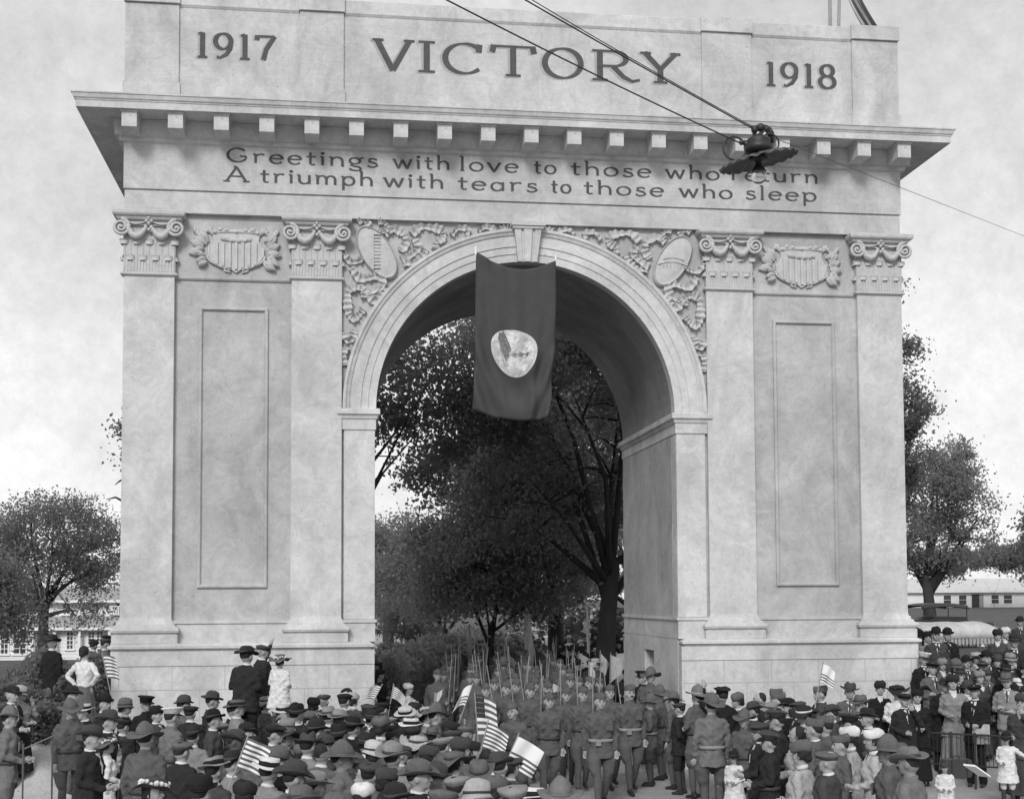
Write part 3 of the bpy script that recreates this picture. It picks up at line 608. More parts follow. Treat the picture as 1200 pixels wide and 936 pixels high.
tree('shade_tree', tbase(742, 60), 10, .3, [(0, 0, 6, 3.5, 3, 3.4), (-2, 0, 3.4, 2.2, 3, 1.4), (2, 0, 10, 3, 3, 3), (-2.5, 0, 8, 2.5, 3, 3)], 2600, ML_MID, 'distant leafy tree behind the thickest trunk, mostly hidden by the right pier', 17, .3, (0, 0), .36, 7, 90)
tree('shade_tree', tbase(600, 85), 12, .3, [(1.5, 0, 7, 4.5, 4, 4), (7, 0, 7, 5, 4, 4.5), (-2, 0, 4.5, 4.5, 3, 2.2)], 8000, ML_MID, 'broad far tree closing the view behind the middle tree', 18, .3, (0, 0), .5, 7, 80, cs=1.6)
tree('small_shrub', tbase(478, 48), 3, .08, [(0, 0, 2.6, 1.1, 1, 1.1), (.7, 0, 1.8, .8, 1, .8)], 2500, ML_PALE, 'grey feathery bush above the heads at the left of the opening', 19, .3, (0, 0), .16, 5, 30, group=None, cat='shrub', cs=.5)
# right of the arch
tree('shade_tree', tbase(1020, 44), 13, .4, [(.5, 0, 10.0, 1.3, 1.5, 1.1), (.6, 0, 8.3, 1.25, 1.5, 1.1), (.7, 0, 7.0, 1.3, 1.5, 1.0), (1.25, 0, 9.1, .6, .8, .35), (.6, 0, 12.4, .45, .8, .3), (-1.9, 0, 9.0, 2.1, 2, 2.6), (-.6, .4, 6.6, 1.6, 1.6, 1.2)], 13500, ML_DARK, 'dark tree showing past the upper right edge of the arch', 21, .4, (.5, 0), .22, 9, 90, cs=.7)
tree('shade_tree', tbase(1091, 78), 11, .34, [(.0, 0, 8.2, 2.3, 2.2, 2.4), (1.2, 0, 9.6, 1.4, 1.6, 1.4), (2.4, 0, 6.4, 1.2, 1.6, 1.6), (-2.0, 0, 6.0, 2.2, 2, 2.6), (.8, 0, 4.2, 2.0, 2, .9)], 8500, ML_MID, 'tall leafy tree with open crown right of the arch, its trunk above the bowler hats', 22, .32, (-.3, 0), .32, 10, 120)
tree('shade_tree', tbase(1165, 150), 4, .02, [(0, 0, 5.4, 5.5, 3, 1.3), (-4, 0, 4.8, 3, 3, .9), (5, 0, 5.8, 4, 3, 1.8)], 6000, ML_PALE, 'line of far low foliage above the white house at right', 23, .4, (0, 0), .5, 2, 60)
tree('shade_tree', tbase(1242, 75), 10, .14, [(0, 0, 6.0, 1.6, 2, 1.9), (-.4, 0, 4.0, 1.2, 2, 1.0)], 2600, ML_DARK, 'tree cut by the right edge of the photo, twigs reaching in', 24, .4, (0, 0), .34, 8, 44)
# left of the arch
tree('shade_tree', tbase(50, 62), 9, .25, [(.2, 0, 6.2, 2.6, 2.2, 1.6), (-1.7, 0, 5.2, 1.5, 2, 1.3), (2.3, 0, 5.6, 1.4, 2, 1.5), (1.2, 0, 4.2, 2.0, 2, .7), (-1.4, 0, 3.3, 1.4, 2, .7), (2.0, 0, 2.5, 1.0, 1.6, .5)], 7500, ML_PALE, 'round crowned tree standing in front of the white house left of the arch', 25, .36, (.1, 0), .24, 11, 150, group='trees left of the arch')
tree('shade_tree', tbase(166, 40), 11, .3, [(-.15, 0, 7.3, .95, 1.1, .8), (.9, 0, 8.4, .7, 1, .8), (2.2, 0, 8.6, 2.0, 2, 2.0)], 4200, ML_DARK, 'tree hidden by the left pier with one leafy sprig showing at its edge', 26, .4, (0, 0), .22, 7, 60, cs=.6, group='trees left of the arch')
tree('shade_tree', tbase(-14, 52), 8, .2, [(0, 0, 3.6, 1.1, 1.5, 1.5), (.5, 0, 2.6, 1.1, 1.5, .9)], 2600, ML_PALE, 'bushy tree cut by the left edge of the photo', 27, .3, (0, 0), .24, 7, 60, group='trees left of the arch')

# hedge on the left bank
def hedge(name, x0, x1, y0, y1, h, n, lm, label, seed):
    rnd = np.random.RandomState(seed); root = empty(name, ((x0+x1)/2, (y0+y1)/2, 0), label=label, cat='hedge')
    m = MB()
    for i in range(26):
        x = rnd.uniform(x0, x1)-(x0+x1)/2; y = rnd.uniform(y0, y1)-(y0+y1)/2; z = ground_z(x+(x0+x1)/2, y+(y0+y1)/2)
        m.tube([(x, y, z-.1), (x+rnd.uniform(-.1, .1), y, z+h*.5), (x+rnd.uniform(-.3, .3), y, z+h*.9)], [.03, .02, .008], 5)
    m.build('stem', M_BARK, root)
    x = rnd.uniform(x0, x1, n); y = rnd.uniform(y0, y1, n); top = h*(.75+.3*np.sin(x*2.1+seed)*np.cos(y*1.7)+.15*np.sin(x*5)); z = np.array([ground_z(a, b) for a, b in zip(x, y)])+top*rnd.rand(n)**.55
    P = np.stack([x-(x0+x1)/2, y-(y0+y1)/2, z], 1)+rnd.normal(size=(n, 3))*.06
    a = rnd.normal(size=(n, 3)); a /= np.linalg.norm(a, axis=1)[:, None]; b = np.cross(a, rnd.normal(size=(n, 3))); b /= np.linalg.norm(b, axis=1)[:, None]; s_ = .085*(.6+.8*rnd.rand(n))[:, None]
    v = np.stack([P-a*s_*.5, P+b*s_*.35, P+a*s_*.6, P-b*s_*.35], 1).reshape(-1, 3)
    me = bpy.data.meshes.new('foliage'); me.from_pydata(v.tolist(), [], [(4*i, 4*i+1, 4*i+2, 4*i+3) for i in range(n)]); me.materials.append(lm); link('foliage', me, root)
def hedge_line(name, a, b, h, n, lm, label, seed):
    rnd = np.random.RandomState(seed); root = empty(name, (a.x, a.y, 0), label=label, cat='hedge'); d = Vector((b.x-a.x, b.y-a.y, 0)); L = d.length; d /= L; q = Vector((-d.y, d.x, 0))
    m = MB()
    for i in range(40):
        t = (i+.5)/40*L; p = d*t+q*rnd.uniform(-.3, .3); z = ground_z(a.x+p.x, a.y+p.y); m.tube([(p.x, p.y, z-.1), (p.x+.05, p.y, z+h*.5), (p.x-.1, p.y+.05, z+h*.9)], [.035, .025, .008], 5)
    m.build('stem', M_BARK, root)
    t = rnd.rand(n)*L; w_ = (rnd.rand(n)-.5)*1.3; x = d.x*t+q.x*w_; y = d.y*t+q.y*w_; top = h*(.90+.10*np.sin(t*1.7+seed)+.06*np.sin(t*4.1)); z = np.array([ground_z(a.x+i, a.y+j) for i, j in zip(x, y)])+top*rnd.rand(n)**.6
    P = np.stack([x, y, z], 1)+rnd.normal(size=(n, 3))*.07; u = rnd.normal(size=(n, 3)); u /= np.linalg.norm(u, axis=1)[:, None]; v_ = np.cross(u, rnd.normal(size=(n, 3))); v_ /= np.linalg.norm(v_, axis=1)[:, None]; s_ = .12*(.6+.8*rnd.rand(n))[:, None]
    v = np.stack([P-u*s_*.5, P+v_*s_*.35, P+u*s_*.6, P-v_*s_*.35], 1).reshape(-1, 3)
    me = bpy.data.meshes.new('foliage'); me.from_pydata(v.tolist(), [], [(4*i, 4*i+1, 4*i+2, 4*i+3) for i in range(n)]); me.materials.append(lm); link('foliage', me, root)
_h0 = at_d(-10, 29.5); _h1 = at_d(128, 27.5)
hedge('hedge', _h0.x, _h1.x, min(_h0.y, _h1.y)-.7, max(_h0.y, _h1.y)+.7, 1.15, 44000, ML_DARK, 'dark clipped hedge on the bank left of the arch, behind the standing men', 3)
_h2 = at_d(-20, 25.5); _h3 = at_d(66, 25)
hedge('hedge', _h2.x, _h3.x, min(_h2.y, _h3.y)-.5, max(_h2.y, _h3.y)+.5, .75, 20000, ML_DARK, 'low dark shrubbery on the slope at the far left edge', 5)

_h4 = at_d(440, 33); _h5 = at_d(560, 56)
_hl = hedge_line('hedge', _h4, _h5, 1.98, 52000, ML_MID, 'tall leafy hedge behind the arch opening, left of the marching column', 8)
# ------------------------------------------------------------------ houses
M_CLAP = mat('white_clapboard', .78, .8, .06, 4); M_GLASS = mat('dark_window_glass', .05, .15, .3, 2, spec=.5); M_TRIM = mat('white_trim', .8, .7, .04, 3); M_ROOF = mat('grey_shingles', .33, .9, .18, 3, fine=.2)
M_SHUT = mat('dark_shutter', .05, .8)
def clap_wall(parent, x0, x1, z0, z1, y, boards=True):
    w_ = MB().box(x0, x1, y, y+.12, z0, z1).build('wall', M_CLAP, parent)
    n = int((z1-z0)/.18); mb = MB()
    for i in range(n): z = z0+(z1-z0)*i/n; mb.add([(x0, y-.022, z), (x1, y-.022, z), (x1, y-.004, z+.17), (x0, y-.004, z+.17), (x0, y, z), (x1, y, z)], [(0, 1, 2, 3), (0, 4, 5, 1)])
    o = mb.build('clapboards', M_CLAP, w_); o['kind'] = 'stuff'; return w_
def window(parent, x, z, w_, h, y, nx=2, nz=2, shut=False):
    f = MB(); t = .07
    f.box(x-w_/2-t, x-w_/2, y-.05, y, z-t, z+h+t).box(x+w_/2, x+w_/2+t, y-.05, y, z-t, z+h+t).box(x-w_/2, x+w_/2, y-.05, y, z+h, z+h+t).box(x-w_/2-.12, x+w_/2+.12, y-.09, y-.001, z-t-.03, z-.001)
    wn = f.build('window', M_TRIM, parent)
    for i in range(nx):
        for j in range(nz):
            a0 = x-w_/2+w_*i/nx+.02; a1 = x-w_/2+w_*(i+1)/nx-.02; b0 = z+h*j/nz+.02; b1 = z+h*(j+1)/nz-.02
            MB().box(a0, a1, y-.022, y-.018, b0, b1).build('pane', M_GLASS, wn)
    g = MB()
    for i in range(1, nx): g.box(x-w_/2+w_*i/nx-.018, x-w_/2+w_*i/nx+.018, y-.036, y-.012, z, z+h)
    for j in range(1, nz): g.box(x-w_/2, x+w_/2, y-.038, y-.014, z+h*j/nz-.018, z+h*j/nz+.018)
    g.build('glazing_bar', M_TRIM, wn)
    if shut:
        for s in (-1, 1): MB().box(x+s*(w_/2+.32)-.2, x+s*(w_/2+.32)+.2, y-.05, y-.003, z-.05, z+h+.05).build('shutter', M_SHUT, wn)
# left house, two storeys, long porch roof
HY = 48.0
hp = lambda px, py: at_y(px, py, HY)
x0 = hp(-120, 700).x; x1 = hp(175, 700).x; z = lambda py: hp(80, py).z
house = empty('white_house', ((x0+x1)/2, HY, 0), label='long two storey white clapboard house behind the round crowned tree at left', cat='house')
hx = (x0+x1)/2; zb = ground_z(hx, HY)-.1
def hb(pxa, pxb): return hp(pxa, 720).x-hx, hp(pxb, 720).x-hx
clap_wall(house, x0-hx, x1-hx, zb, z(733), 0)
for pa in ((2, 10, 742, 765, 2, 4), (17, 31, 741, 765, 2, 4), (46, 59, 742, 752, 4, 2), (79, 86, 740, 760, 2, 4), (104, 111, 740, 755, 2, 4), (114, 121, 740, 755, 2, 4), (134, 142, 740, 755, 2, 4), (-30, -18, 741, 763, 2, 4), (-62, -50, 741, 763, 2, 4)):
    a, b = hb(pa[0], pa[1]); window(house, (a+b)/2, z(pa[3]), b-a, z(pa[2])-z(pa[3]), -.005, pa[4], pa[5])
P = MB(); a, b = x0-hx-.3, x1-hx+.3                      # porch roof
P.add([(a, -.45, z(736)), (b, -.45, z(736)), (b, .9, z(722)), (a, .9, z(722)), (a, -.45, z(736)-.12), (b, -.45, z(736)-.12), (b, .9, z(736)-.12), (a, .9, z(736)-.12)], [(0, 1, 2, 3), (4, 7, 6, 5), (0, 4, 5, 1), (1, 5, 6, 2), (3, 2, 6, 7), (0, 3, 7, 4)])
P.build('porch_roof', M_ROOF, house); MB().box(a-.02, b+.02, -.53, -.453, z(738), z(735)).build('gutter', M_TRIM, house)
for px in (-60, -10, 40, 66, 95, 130): q = hp(px, 720).x-hx; MB().box(q-.07, q+.07, -.44, -.30, zb, z(736)-.13).build('porch_post', M_TRIM, house)
MB().box(a+.3, b-.3, .92, 6, z(722), z(703)).build('upper_wall', M_CLAP, house)
for pa in ((104, 112), (70, 78), (30, 38), (-20, -12), (133, 141)):
    c, d = hb(*pa); window(house, (c+d)/2, z(719), d-c, z(707)-z(719), .915, 2, 2)
m = MB()                                                 # balcony balusters at right end
c, d = hb(126, 160)
for i in range(14): m.box(c+(d-c)*i/14, c+(d-c)*i/14+.06, .55, .60, z(721), z(711))
m.box(c, d, .53, .62, z(711), z(710)).build('balcony_rail', M_TRIM, house)
m = MB(); m.add([(a-.2, .5, z(704)), (b+.2, .5, z(704)), (b+.2, 3.6, z(687)), (a-.2, 3.6, z(687)), (a-.2, 6.6, z(704)), (b+.2, 6.6, z(704))], [(0, 1, 2, 3), (3, 2, 5, 4), (0, 3, 4), (1, 5, 2), (0, 4, 5, 1)])
rf = m.build('roof', M_ROOF, house); MB().box(a-.22, b+.22, .44, .52, z(706), z(703)).build('eave_board', M_TRIM, rf)
q = hp(20, 690).x-hx; MB().box(q-.35, q+.35, 3.2, 3.9, z(690), z(676)).build('chimney', mat('brick_dark', .18), rf)
# right house, low, white, far up the lawn
HY2 = 118.0; hp = lambda px, py: at_y(px, py, HY2); z = lambda py: hp(1160, py).z
x0 = hp(1060, 700).x; x1 = hp(1290, 700).x; hx = (x0+x1)/2
house = empty('white_house', (hx, HY2, 0), label='low white house with pale roof and dark door at far right', cat='house')
clap_wall(house, x0-hx, x1-hx, 1.4, z(694), 0)
window(house, hp(1166, 700).x-hx, z(707), .9, z(697)-z(707), -.005, 1, 2); window(house, hp(1181, 700).x-hx, z(707), 1.0, z(697)-z(707), -.005, 1, 2); window(house, hp(1128, 700).x-hx, z(708), .9, z(697)-z(708), -.005, 1, 2); window(house, hp(1110, 700).x-hx, z(708), .9, z(697)-z(708), -.005, 1, 2); window(house, hp(1205, 700).x-hx, z(707), 1.0, z(697)-z(707), -.005, 1, 2)
q = hp(1143, 700).x-hx; dr = MB().box(q-.45, q+.45, -.04, -.002, z(713), z(696)).build('door', mat('dark_door', .06), house); MB().box(q+.48, q+.95, -.05, -.002, z(713), z(696)).build('door_surround', mat('grey_paint', .35), dr)
m = MB().add([(x0-hx-.5, -.5, z(694)), (x1-hx+.5, -.5, z(694)), (x1-hx+.5, 4, z(677)), (x0-hx-.5, 4, z(677)), (x0-hx-.5, 8, z(694)), (x1-hx+.5, 8, z(694))], [(0, 1, 2, 3), (3, 2, 5, 4), (0, 3, 4), (1, 5, 2), (0, 4, 5, 1)])
m.build('roof', mat('pale_shingles', .55, .9, .12, 2), house)

# ------------------------------------------------------------------ banner under the keystone
def banner():
    zt = lambda u: 9.92-.13*u-.95*u*(1-u); NX, NZ = 40, 56; x0, x1 = -1.02, .52
    root = empty('hanging_banner', (-.25, -.2, 9.9), label='long dark banner with pale egg shaped emblem hanging from the arch crown', cat='banner')
    v = []
    for j in range(NZ+1):
        t = j/NZ
        for i in range(NX+1):
            u = i/NX; xx = x0+(x1-x0)*u + (-.10*t*t if u < .5 else -.13*t*t)*(2*u-1)**2 + .02*sin(5*t)*(u-.5)
            zb = 6.88-.10*u-.62*u*(1-u)
            zz = zt(u)*(1-t)+zb*t
            wv = .05*sin(pi*u*7)*(abs(u-.5)*1.6)*(.35+.65*t) + .012*sin(u*27+t*2) + .02*sin(u*9-t*6) + .055*S((t-.38)/.35)*sin(2*pi*3.4*(t+1.5*(u-.52)**2)) + .035*math.exp(-((u-.12-.35*t)/.05)**2)*(1-t) + .035*math.exp(-((u-.90+.25*t)/.05)**2)*(1-t)
            vfold = .05*math.exp(-((u-.18-.18*t)/.045)**2)+.05*math.exp(-((u-.84+.16*t)/.05)**2)
            v.append((xx+.25, -.02-wv-vfold*t*.9-.12*t*(.3+u*.3), zz-9.9))
    f = [(j*(NX+1)+i, (j+1)*(NX+1)+i, (j+1)*(NX+1)+i+1, j*(NX+1)+i+1) for j in range(NZ) for i in range(NX)]
    me = bpy.data.meshes.new('cloth'); me.from_pydata(v, [], f); me.materials.append(mat('dark_banner_cloth', .062, .9, .12, 3, .3, 60)); me.polygons.foreach_set('use_smooth', [True]*len(f))
    o = link('cloth', me, root); md = o.modifiers.new('s', 'SOLIDIFY'); md.thickness = .008
    def pos(U, T):
        i = U*NX; j = T*NZ; i0, j0 = int(i), int(j); a = Vector(v[j0*(NX+1)+i0]); b = Vector(v[j0*(NX+1)+i0+1]); c = Vector(v[(j0+1)*(NX+1)+i0]); return a+(b-a)*(i-i0)+(c-a)*(j-j0)
    def patch(name, fn, m_, off, parent, NR=8, NA_=40):
        pts = [pos(*fn(0, 0))]; F = []
        for r in range(1, NR+1):
            for k in range(NA_): pts.append(pos(*fn(r/NR, 2*pi*k/NA_)))
        pts = [(p.x, p.y-off, p.z) for p in pts]
        for k in range(NA_): F.append((0, 1+(k+1) % NA_, 1+k))
        for r in range(NR-1):
            for k in range(NA_): F.append((1+r*NA_+k, 1+r*NA_+(k+1) % NA_, 1+(r+1)*NA_+(k+1) % NA_, 1+(r+1)*NA_+k))
        me = bpy.data.meshes.new(name); me.from_pydata(pts, [], F); me.materials.append(m_); me.polygons.foreach_set('use_smooth', [True]*len(F)); return link(name, me, parent)
    U0, T0 = .475, .555
    egg = lambda r, a: (U0+.285*r*cos(a)*(1+.10*sin(a)*-1*-1), T0-.155*r*sin(a)*(.92 if sin(a) > 0 else 1.08))
    e = patch('emblem', egg, mat('pale_silk', .50, .7, .25, 10, fine=.3), .012, root)
    patch('emblem_border', lambda r, a: (U0+.285*(.86+.0*r)*cos(a)*1.0, T0-.155*.86*sin(a)) if 0 else egg(r*.90, a), mat('ivory_silk', .50, .7, .45, 5, fine=.35), .016, e)
    M_D = mat('dark_embroidery', .17, .8, .55, 22, fine=.4)
    patch('embroidered_figure', lambda r, a: (U0-.130+.070*r*cos(a)*(1+.22*sin(3*a+.6)+.10*sin(9*a)), T0-.022-.092*r*sin(a)*(1+.10*cos(4*a)+.08*cos(11*a))+.35*(.07*r*cos(a))), M_D, .020, e, 6, 48)
    patch('embroidered_figure', lambda r, a: (U0+.02+.16*r*cos(a), T0+.012-.009*r*sin(a)-.008*r*cos(a*5)), M_D, .022, e, 4, 40)
    patch('embroidered_figure', lambda r, a: (U0+.06+.075*r*cos(a), T0-.045-.045*r*cos(a)-.003*r*sin(a)), mat('grey_embroidery', .42, .8), .024, e, 4, 16)
    for i in range(6): patch('embroidered_figure', lambda r, a, i=i: (U0-.05+.042*i+.024*r*cos(a), T0+.014+.012*sin(i*2.1)-.009*r*sin(a)), M_D if i % 2 else MATS['grey_embroidery'], .026+.001*i, e, 3, 14)
    for i in range(9): patch('embroidered_figure', lambda r, a, i=i: (U0+.0+.024*i+.006*r*cos(a)+.02*r*sin(a), T0-.09+.022*((i*5) % 9)-.016*r*sin(a)), MATS['grey_embroidery'], .0265+.0007*i, e, 3, 10)
    for i in range(4): patch('embroidered_figure', lambda r, a, i=i: (U0-.17+.02*i+.012*r*cos(a), T0+.035+.018*i-.020*r*sin(a)), MATS['grey_embroidery'], .026+.001*i, e, 3, 12)
    return root
banner()
m = MB(); m.tube([(-1.03, -.22, 10.02), (-1.025, -.21, 9.86)], .022, 6).build('banner_peg', M_TRIM, bpy.data.objects['hanging_banner']).location = (.25, .2, -9.9)
m = MB(); m.tube([(.525, -.22, 9.90), (.52, -.21, 9.74)], .022, 6).build('banner_peg', M_TRIM, bpy.data.objects['hanging_banner']).location = (.25, .2, -9.9)

# ------------------------------------------------------------------ flags and pole on the attic
pole = empty('flagpole', (at_y(973, 30, 2.0).x, 2.0, 14.80), label='thin grey flagpole rising from the attic above 1918, clear of the flag', cat='flagpole')
MB().tube([(0, 0, 0), (0, 0, 4.5)], [.045, .035], 8).build('pole', mat('grey_pole', .35), pole); MB().lathe([(.12, 0), (.10, .05), (.05, .07)], 10).build('pole_socket', M_ST, pole)
fx = at_y(1022, 20, 1.2).x
fl = empty('limp_flag', (fx, 1.2, 14.8), label='limp striped flag hanging down at the top right corner of the attic', cat='flag')
m = MB()
for i in range(21):
    t = i/20
    for k in range(13):
        u = k/12; x = -.50+.85*t**1.4+(u-.5)*(.30-.08*t); m.v.append((x, .10*sin(u*9+t*2), 1.6*(1-t)+.02+.10*sin(u*6)*(1-t)))
for i in range(20):
    for k in range(12): m.f.append((i*13+k, (i+1)*13+k, (i+1)*13+k+1, i*13+k+1)); m.mi.append(k % 2 if k < 8 else 0)
m.build('cloth', [mat('dark_flag_stripe', .14), mat('mid_flag_stripe', .55)], fl, smooth=True)
MB().tube([(-.75, .05, 0), (-.62, .05, 3.2)], [.04, .03], 8).build('pole', mat('grey_pole', .35), fl)

# ------------------------------------------------------------------ street lamp slung on wires
LY = -15.0; L0 = at_y(889, 188, LY)
lamp = empty('street_lamp', L0, label='dark fluted disc street lamp with glass globe slung on wires in front of the cornice', cat='street lamp')
M_IRON = mat('blackened_iron', .025, .5, .3, 6, spec=.5); M_SHADE = mat('enamel_shade', .06, .45, .25, 8, spec=.5)
m = MB(); n = 160
for r, zc, sc in ((.035, .05, 0), (.07, .045, .1), (.15, .03, .5), (.23, .012, .7), (.305, -.004, .75), (.315, -.016, .7)):
    for k in range(n):
        a = 2*pi*k/n; fl_ = .010*sin(a*20)*sc; rr_ = r*(1+.022*sin(a*20)*sc); m.v.append((rr_*cos(a), rr_*sin(a), zc+fl_))
for r in range(5):
    for k in range(n): m.f.append((r*n+k, r*n+(k+1) % n, (r+1)*n+(k+1) % n, (r+1)*n+k)); m.mi.append(0)
sh = m.build('shade', M_SHADE, lamp, smooth=True); sh.modifiers.new('s', 'SOLIDIFY').thickness = .006
tilt = Matrix.Rotation(radians(-13), 4, 'Y') @ Matrix.Rotation(radians(4), 4, 'X')
for o_ in (sh,): o_.matrix_local = tilt
MB().lathe([(.0, -.02), (.075, -.0), (.075, .02), (.05, .05)], 16).build('socket', M_IRON, lamp); MB().lathe([(.02, .02), (.028, -.04), (.06, -.09), (.055, -.10), (.01, -.02)], 14).build('lamp_holder', M_IRON, lamp)
g = MB().ball((0, 0, -.135), .062, .062, .058, n=16, m=10).build('globe', mat('clear_glass_globe', .8, .05, .02), lamp, smooth=True)
gm = MATS['clear_glass_globe'].node_tree.nodes['Principled BSDF']; gm.inputs['Transmission Weight'].default_value = .85; gm.inputs['IOR'].default_value = 1.2
MB().lathe([(.03, .05), (.11, .07), (.12, .11), (.09, .13), (.10, .16), (.05, .20), (.0, .205)], 18).build('hood', M_IRON, lamp, smooth=True)
m = MB()
def loop(c, r, ax='y', n=16, e=1.0):
    return [(c[0]+r*cos(2*pi*i/n), c[1], c[2]+e*r*sin(2*pi*i/n)) for i in range(n+1)]
m.tube(loop((-.20, 0, .09), .095), .008, 6).tube(loop((.05, .02, .21), .085), .010, 6).tube(loop((.09, -.02, .14), .075), .007, 6).tube([(-.12, 0, .15), (-.04, 0, .12), (.0, 0, .2), (.06, 0, .26), (.1, 0, .2)], .016, 6)
m.tube([(-.02, 0, .2), (-.05, 0, .27), (.03, .02, .29), (.1, .0, .25), (.12, 0, .15)], .013, 6); m.build('hanger_loops', M_IRON, lamp, smooth=True)
m = MB()
for x, z_, r in ((-.14, .14, .022), (-.10, .13, .028), (-.03, .25, .03), (.02, .27, .035), (.07, .26, .025)): m.ball((x, 0, z_), r, n=8, m=6)
m.build('insulator', M_IRON, lamp, smooth=True)
def wire(name, a, b, sag, r, label, n=24):
    a, b = Vector(a), Vector(b); P = [a.lerp(b, i/n)-Vector((0, 0, sag*4*(i/n)*(1-i/n))) for i in range(n+1)]
    return MB().tube(P, r, 5).build(name, M_IRON, None, label=label, cat='wire', group='overhead wires')
LA = L0+Vector((-.03, 0, .25)); LB = L0+Vector((-.14, 0, .13)); LR = L0+Vector((.1, 0, .2))
e1 = CAM+ray(600, -12)*9.2; e2 = CAM+ray(628, -2)*10; e3 = CAM+ray(543, 2)*9.0
wire('overhead_wire', LA, LA+(e1-LA)*1.8, .02, .0058, 'thicker upper wire running from the slung lamp to the top edge of the photo')
wire('overhead_wire', LA+Vector((.01, 0, .01)), LA+(e2-LA)*1.8, .04, .004, 'thinnest upper wire beside the thicker one above the slung lamp')
wire('overhead_wire', LB, LB+(e3-LB)*1.8, .05, .0060, 'lowest left wire crossing the VICTORY letters to the slung lamp')
e4 = CAM+ray(1290, 312)*34; wire('overhead_wire', LR, e4, .0, .0032, 'single thin wire running down right from the slung lamp past the cornice')
# ------------------------------------------------------------------ people
DG = None
def remesh(mb, name, vox, dec=1.0, smooth=3):
    """union of overlapping solids -> one continuous surface"""
    me = mb.mesh(name, []); me.materials.clear(); o = bpy.data.objects.new(name, me); COL.objects.link(o)
    r = o.modifiers.new('r', 'REMESH'); r.mode = 'VOXEL'; r.voxel_size = vox
    if smooth: s = o.modifiers.new('s', 'SMOOTH'); s.factor = .5; s.iterations = smooth
    if dec < 1: d = o.modifiers.new('d', 'DECIMATE'); d.ratio = dec
    dg = bpy.context.evaluated_depsgraph_get(); ev = o.evaluated_get(dg); out_ = bpy.data.meshes.new_from_object(ev, depsgraph=dg)
    out_.name = name; bpy.data.objects.remove(o); bpy.data.meshes.remove(me)
    out_.materials.clear(); out_.materials.append(None); out_.polygons.foreach_set('material_index', [0]*len(out_.polygons)); out_.polygons.foreach_set('use_smooth', [True]*len(out_.polygons)); return out_
def rings(m, R, n=18, p=2.4):
    """stack of superellipse rings (z, rx, ry, yoff[, xoff])"""
    b = len(m.v)
    for r in R:
        z, rx, ry, yo = r[:4]; xo = r[4] if len(r) > 4 else 0
        for k in range(n):
            a = 2*pi*k/n; c, s = cos(a), sin(a); m.v.append((xo+rx*math.copysign(abs(c)**(2/p), c), yo+ry*math.copysign(abs(s)**(2/p), s), z))
    for i in range(len(R)-1):
        for k in range(n): k2 = (k+1) % n; m.f.append((b+i*n+k, b+i*n+k2, b+(i+1)*n+k2, b+(i+1)*n+k)); m.mi.append(0)
    m.f.append(tuple(b+k for k in reversed(range(n)))); m.f.append(tuple(b+(len(R)-1)*n+k for k in range(n))); m.mi += [0, 0]
    return m
def limb(m, pts, rad, n=10):
    m.tube(pts, rad, n)
    for p, r in zip(pts, rad): m.ball(p, r*.99, n=10, m=6)
ARMS = {   # (elbow, wrist, hand direction) for the right (+x) side; None mirrors
 'down': ((.222, .03, 1.15), (.222, -.04, .90), (0, -.15, -1)),
 'swing': ((.218, .07, 1.16), (.215, .08, .91), (0, .05, -1)),
 'rifle': ((.222, .06, 1.17), (.17, -.19, 1.08), (-.25, -1, .15)),
 'fold': ((.225, -.02, 1.16), (-.02, -.215, 1.17), (-1, .2, .2)),
 'fold2': ((.225, -.02, 1.14), (.02, -.20, 1.12), (-1, .1, -.1)),
 'front': ((.215, .03, 1.15), (.10, -.22, 1.08), (-.6, -.8, .1)),
 'raise': ((.30, -.13, 1.50), (.24, -.20, 1.76), (-.2, -.2, 1)),
 'chin': ((.21, -.20, 1.22), (.07, -.20, 1.46), (-.3, .1, 1)),
 'hip': ((.36, .06, 1.20), (.19, .03, 1.04), (-.8, -.5, -.3)),
 'back': ((.25, .08, 1.15), (.05, .17, 1.00), (-1, 0, -.1)),
 'out': ((.36, -.08, 1.28), (.58, -.16, 1.16), (1, -.3, -.1)),
}
POSES = {'stand': ('down', 'down', 0), 'march': ('rifle', 'swing', 1), 'walk': ('down', 'swing', 1), 'fold': ('fold', 'fold2', 0), 'front': ('front', 'front', 0), 'raise': ('raise', 'down', 0), 'chin': ('chin', 'front', 0),
         'hips': ('hip', 'hip', 0), 'back': ('back', 'back', 0), 'out': ('out', 'front', 0), 'salute': ('raise', 'back', 0)}
def legs_path(s, stride):
    if not stride: return [(s*.095, .0, .93), (s*.10, -.015, .50), (s*.105, .03, .09)]
    if s > 0: return [(.09, 0, .93), (.095, -.02, .50), (.095, .17, .15)]
    return [(-.09, 0, .93), (-.095, -.17, .52), (-.095, -.24, .11)]
def hand(m, w_, d):
    w_ = Vector(w_); d = Vector(d).normalized(); side = d.cross(Vector((0, 1, 0)) if abs(d.y) < .8 else Vector((1, 0, 0))).normalized(); nrm = d.cross(side)
    limb(m, [w_, w_+d*.045, w_+d*.085], [.026, .034, .030], 8)
    for k, L in enumerate((.062, .074, .070, .056)):
        b = w_+d*.085+side*(.030-.020*k); m.tube([b, b+d*L*.5+nrm*.008, b+d*L*.85+nrm*.03], [.0105, .0100, .008], 6)
    t = w_+d*.03+side*.03; m.tube([t, t+d*.03+side*.022, t+d*.065+side*.028+nrm*.012], [.013, .012, .009], 6)
def arms_of(pose):
    a, b, st = POSES[pose]; return [(1, ARMS[a]), (-1, ARMS[b])], st
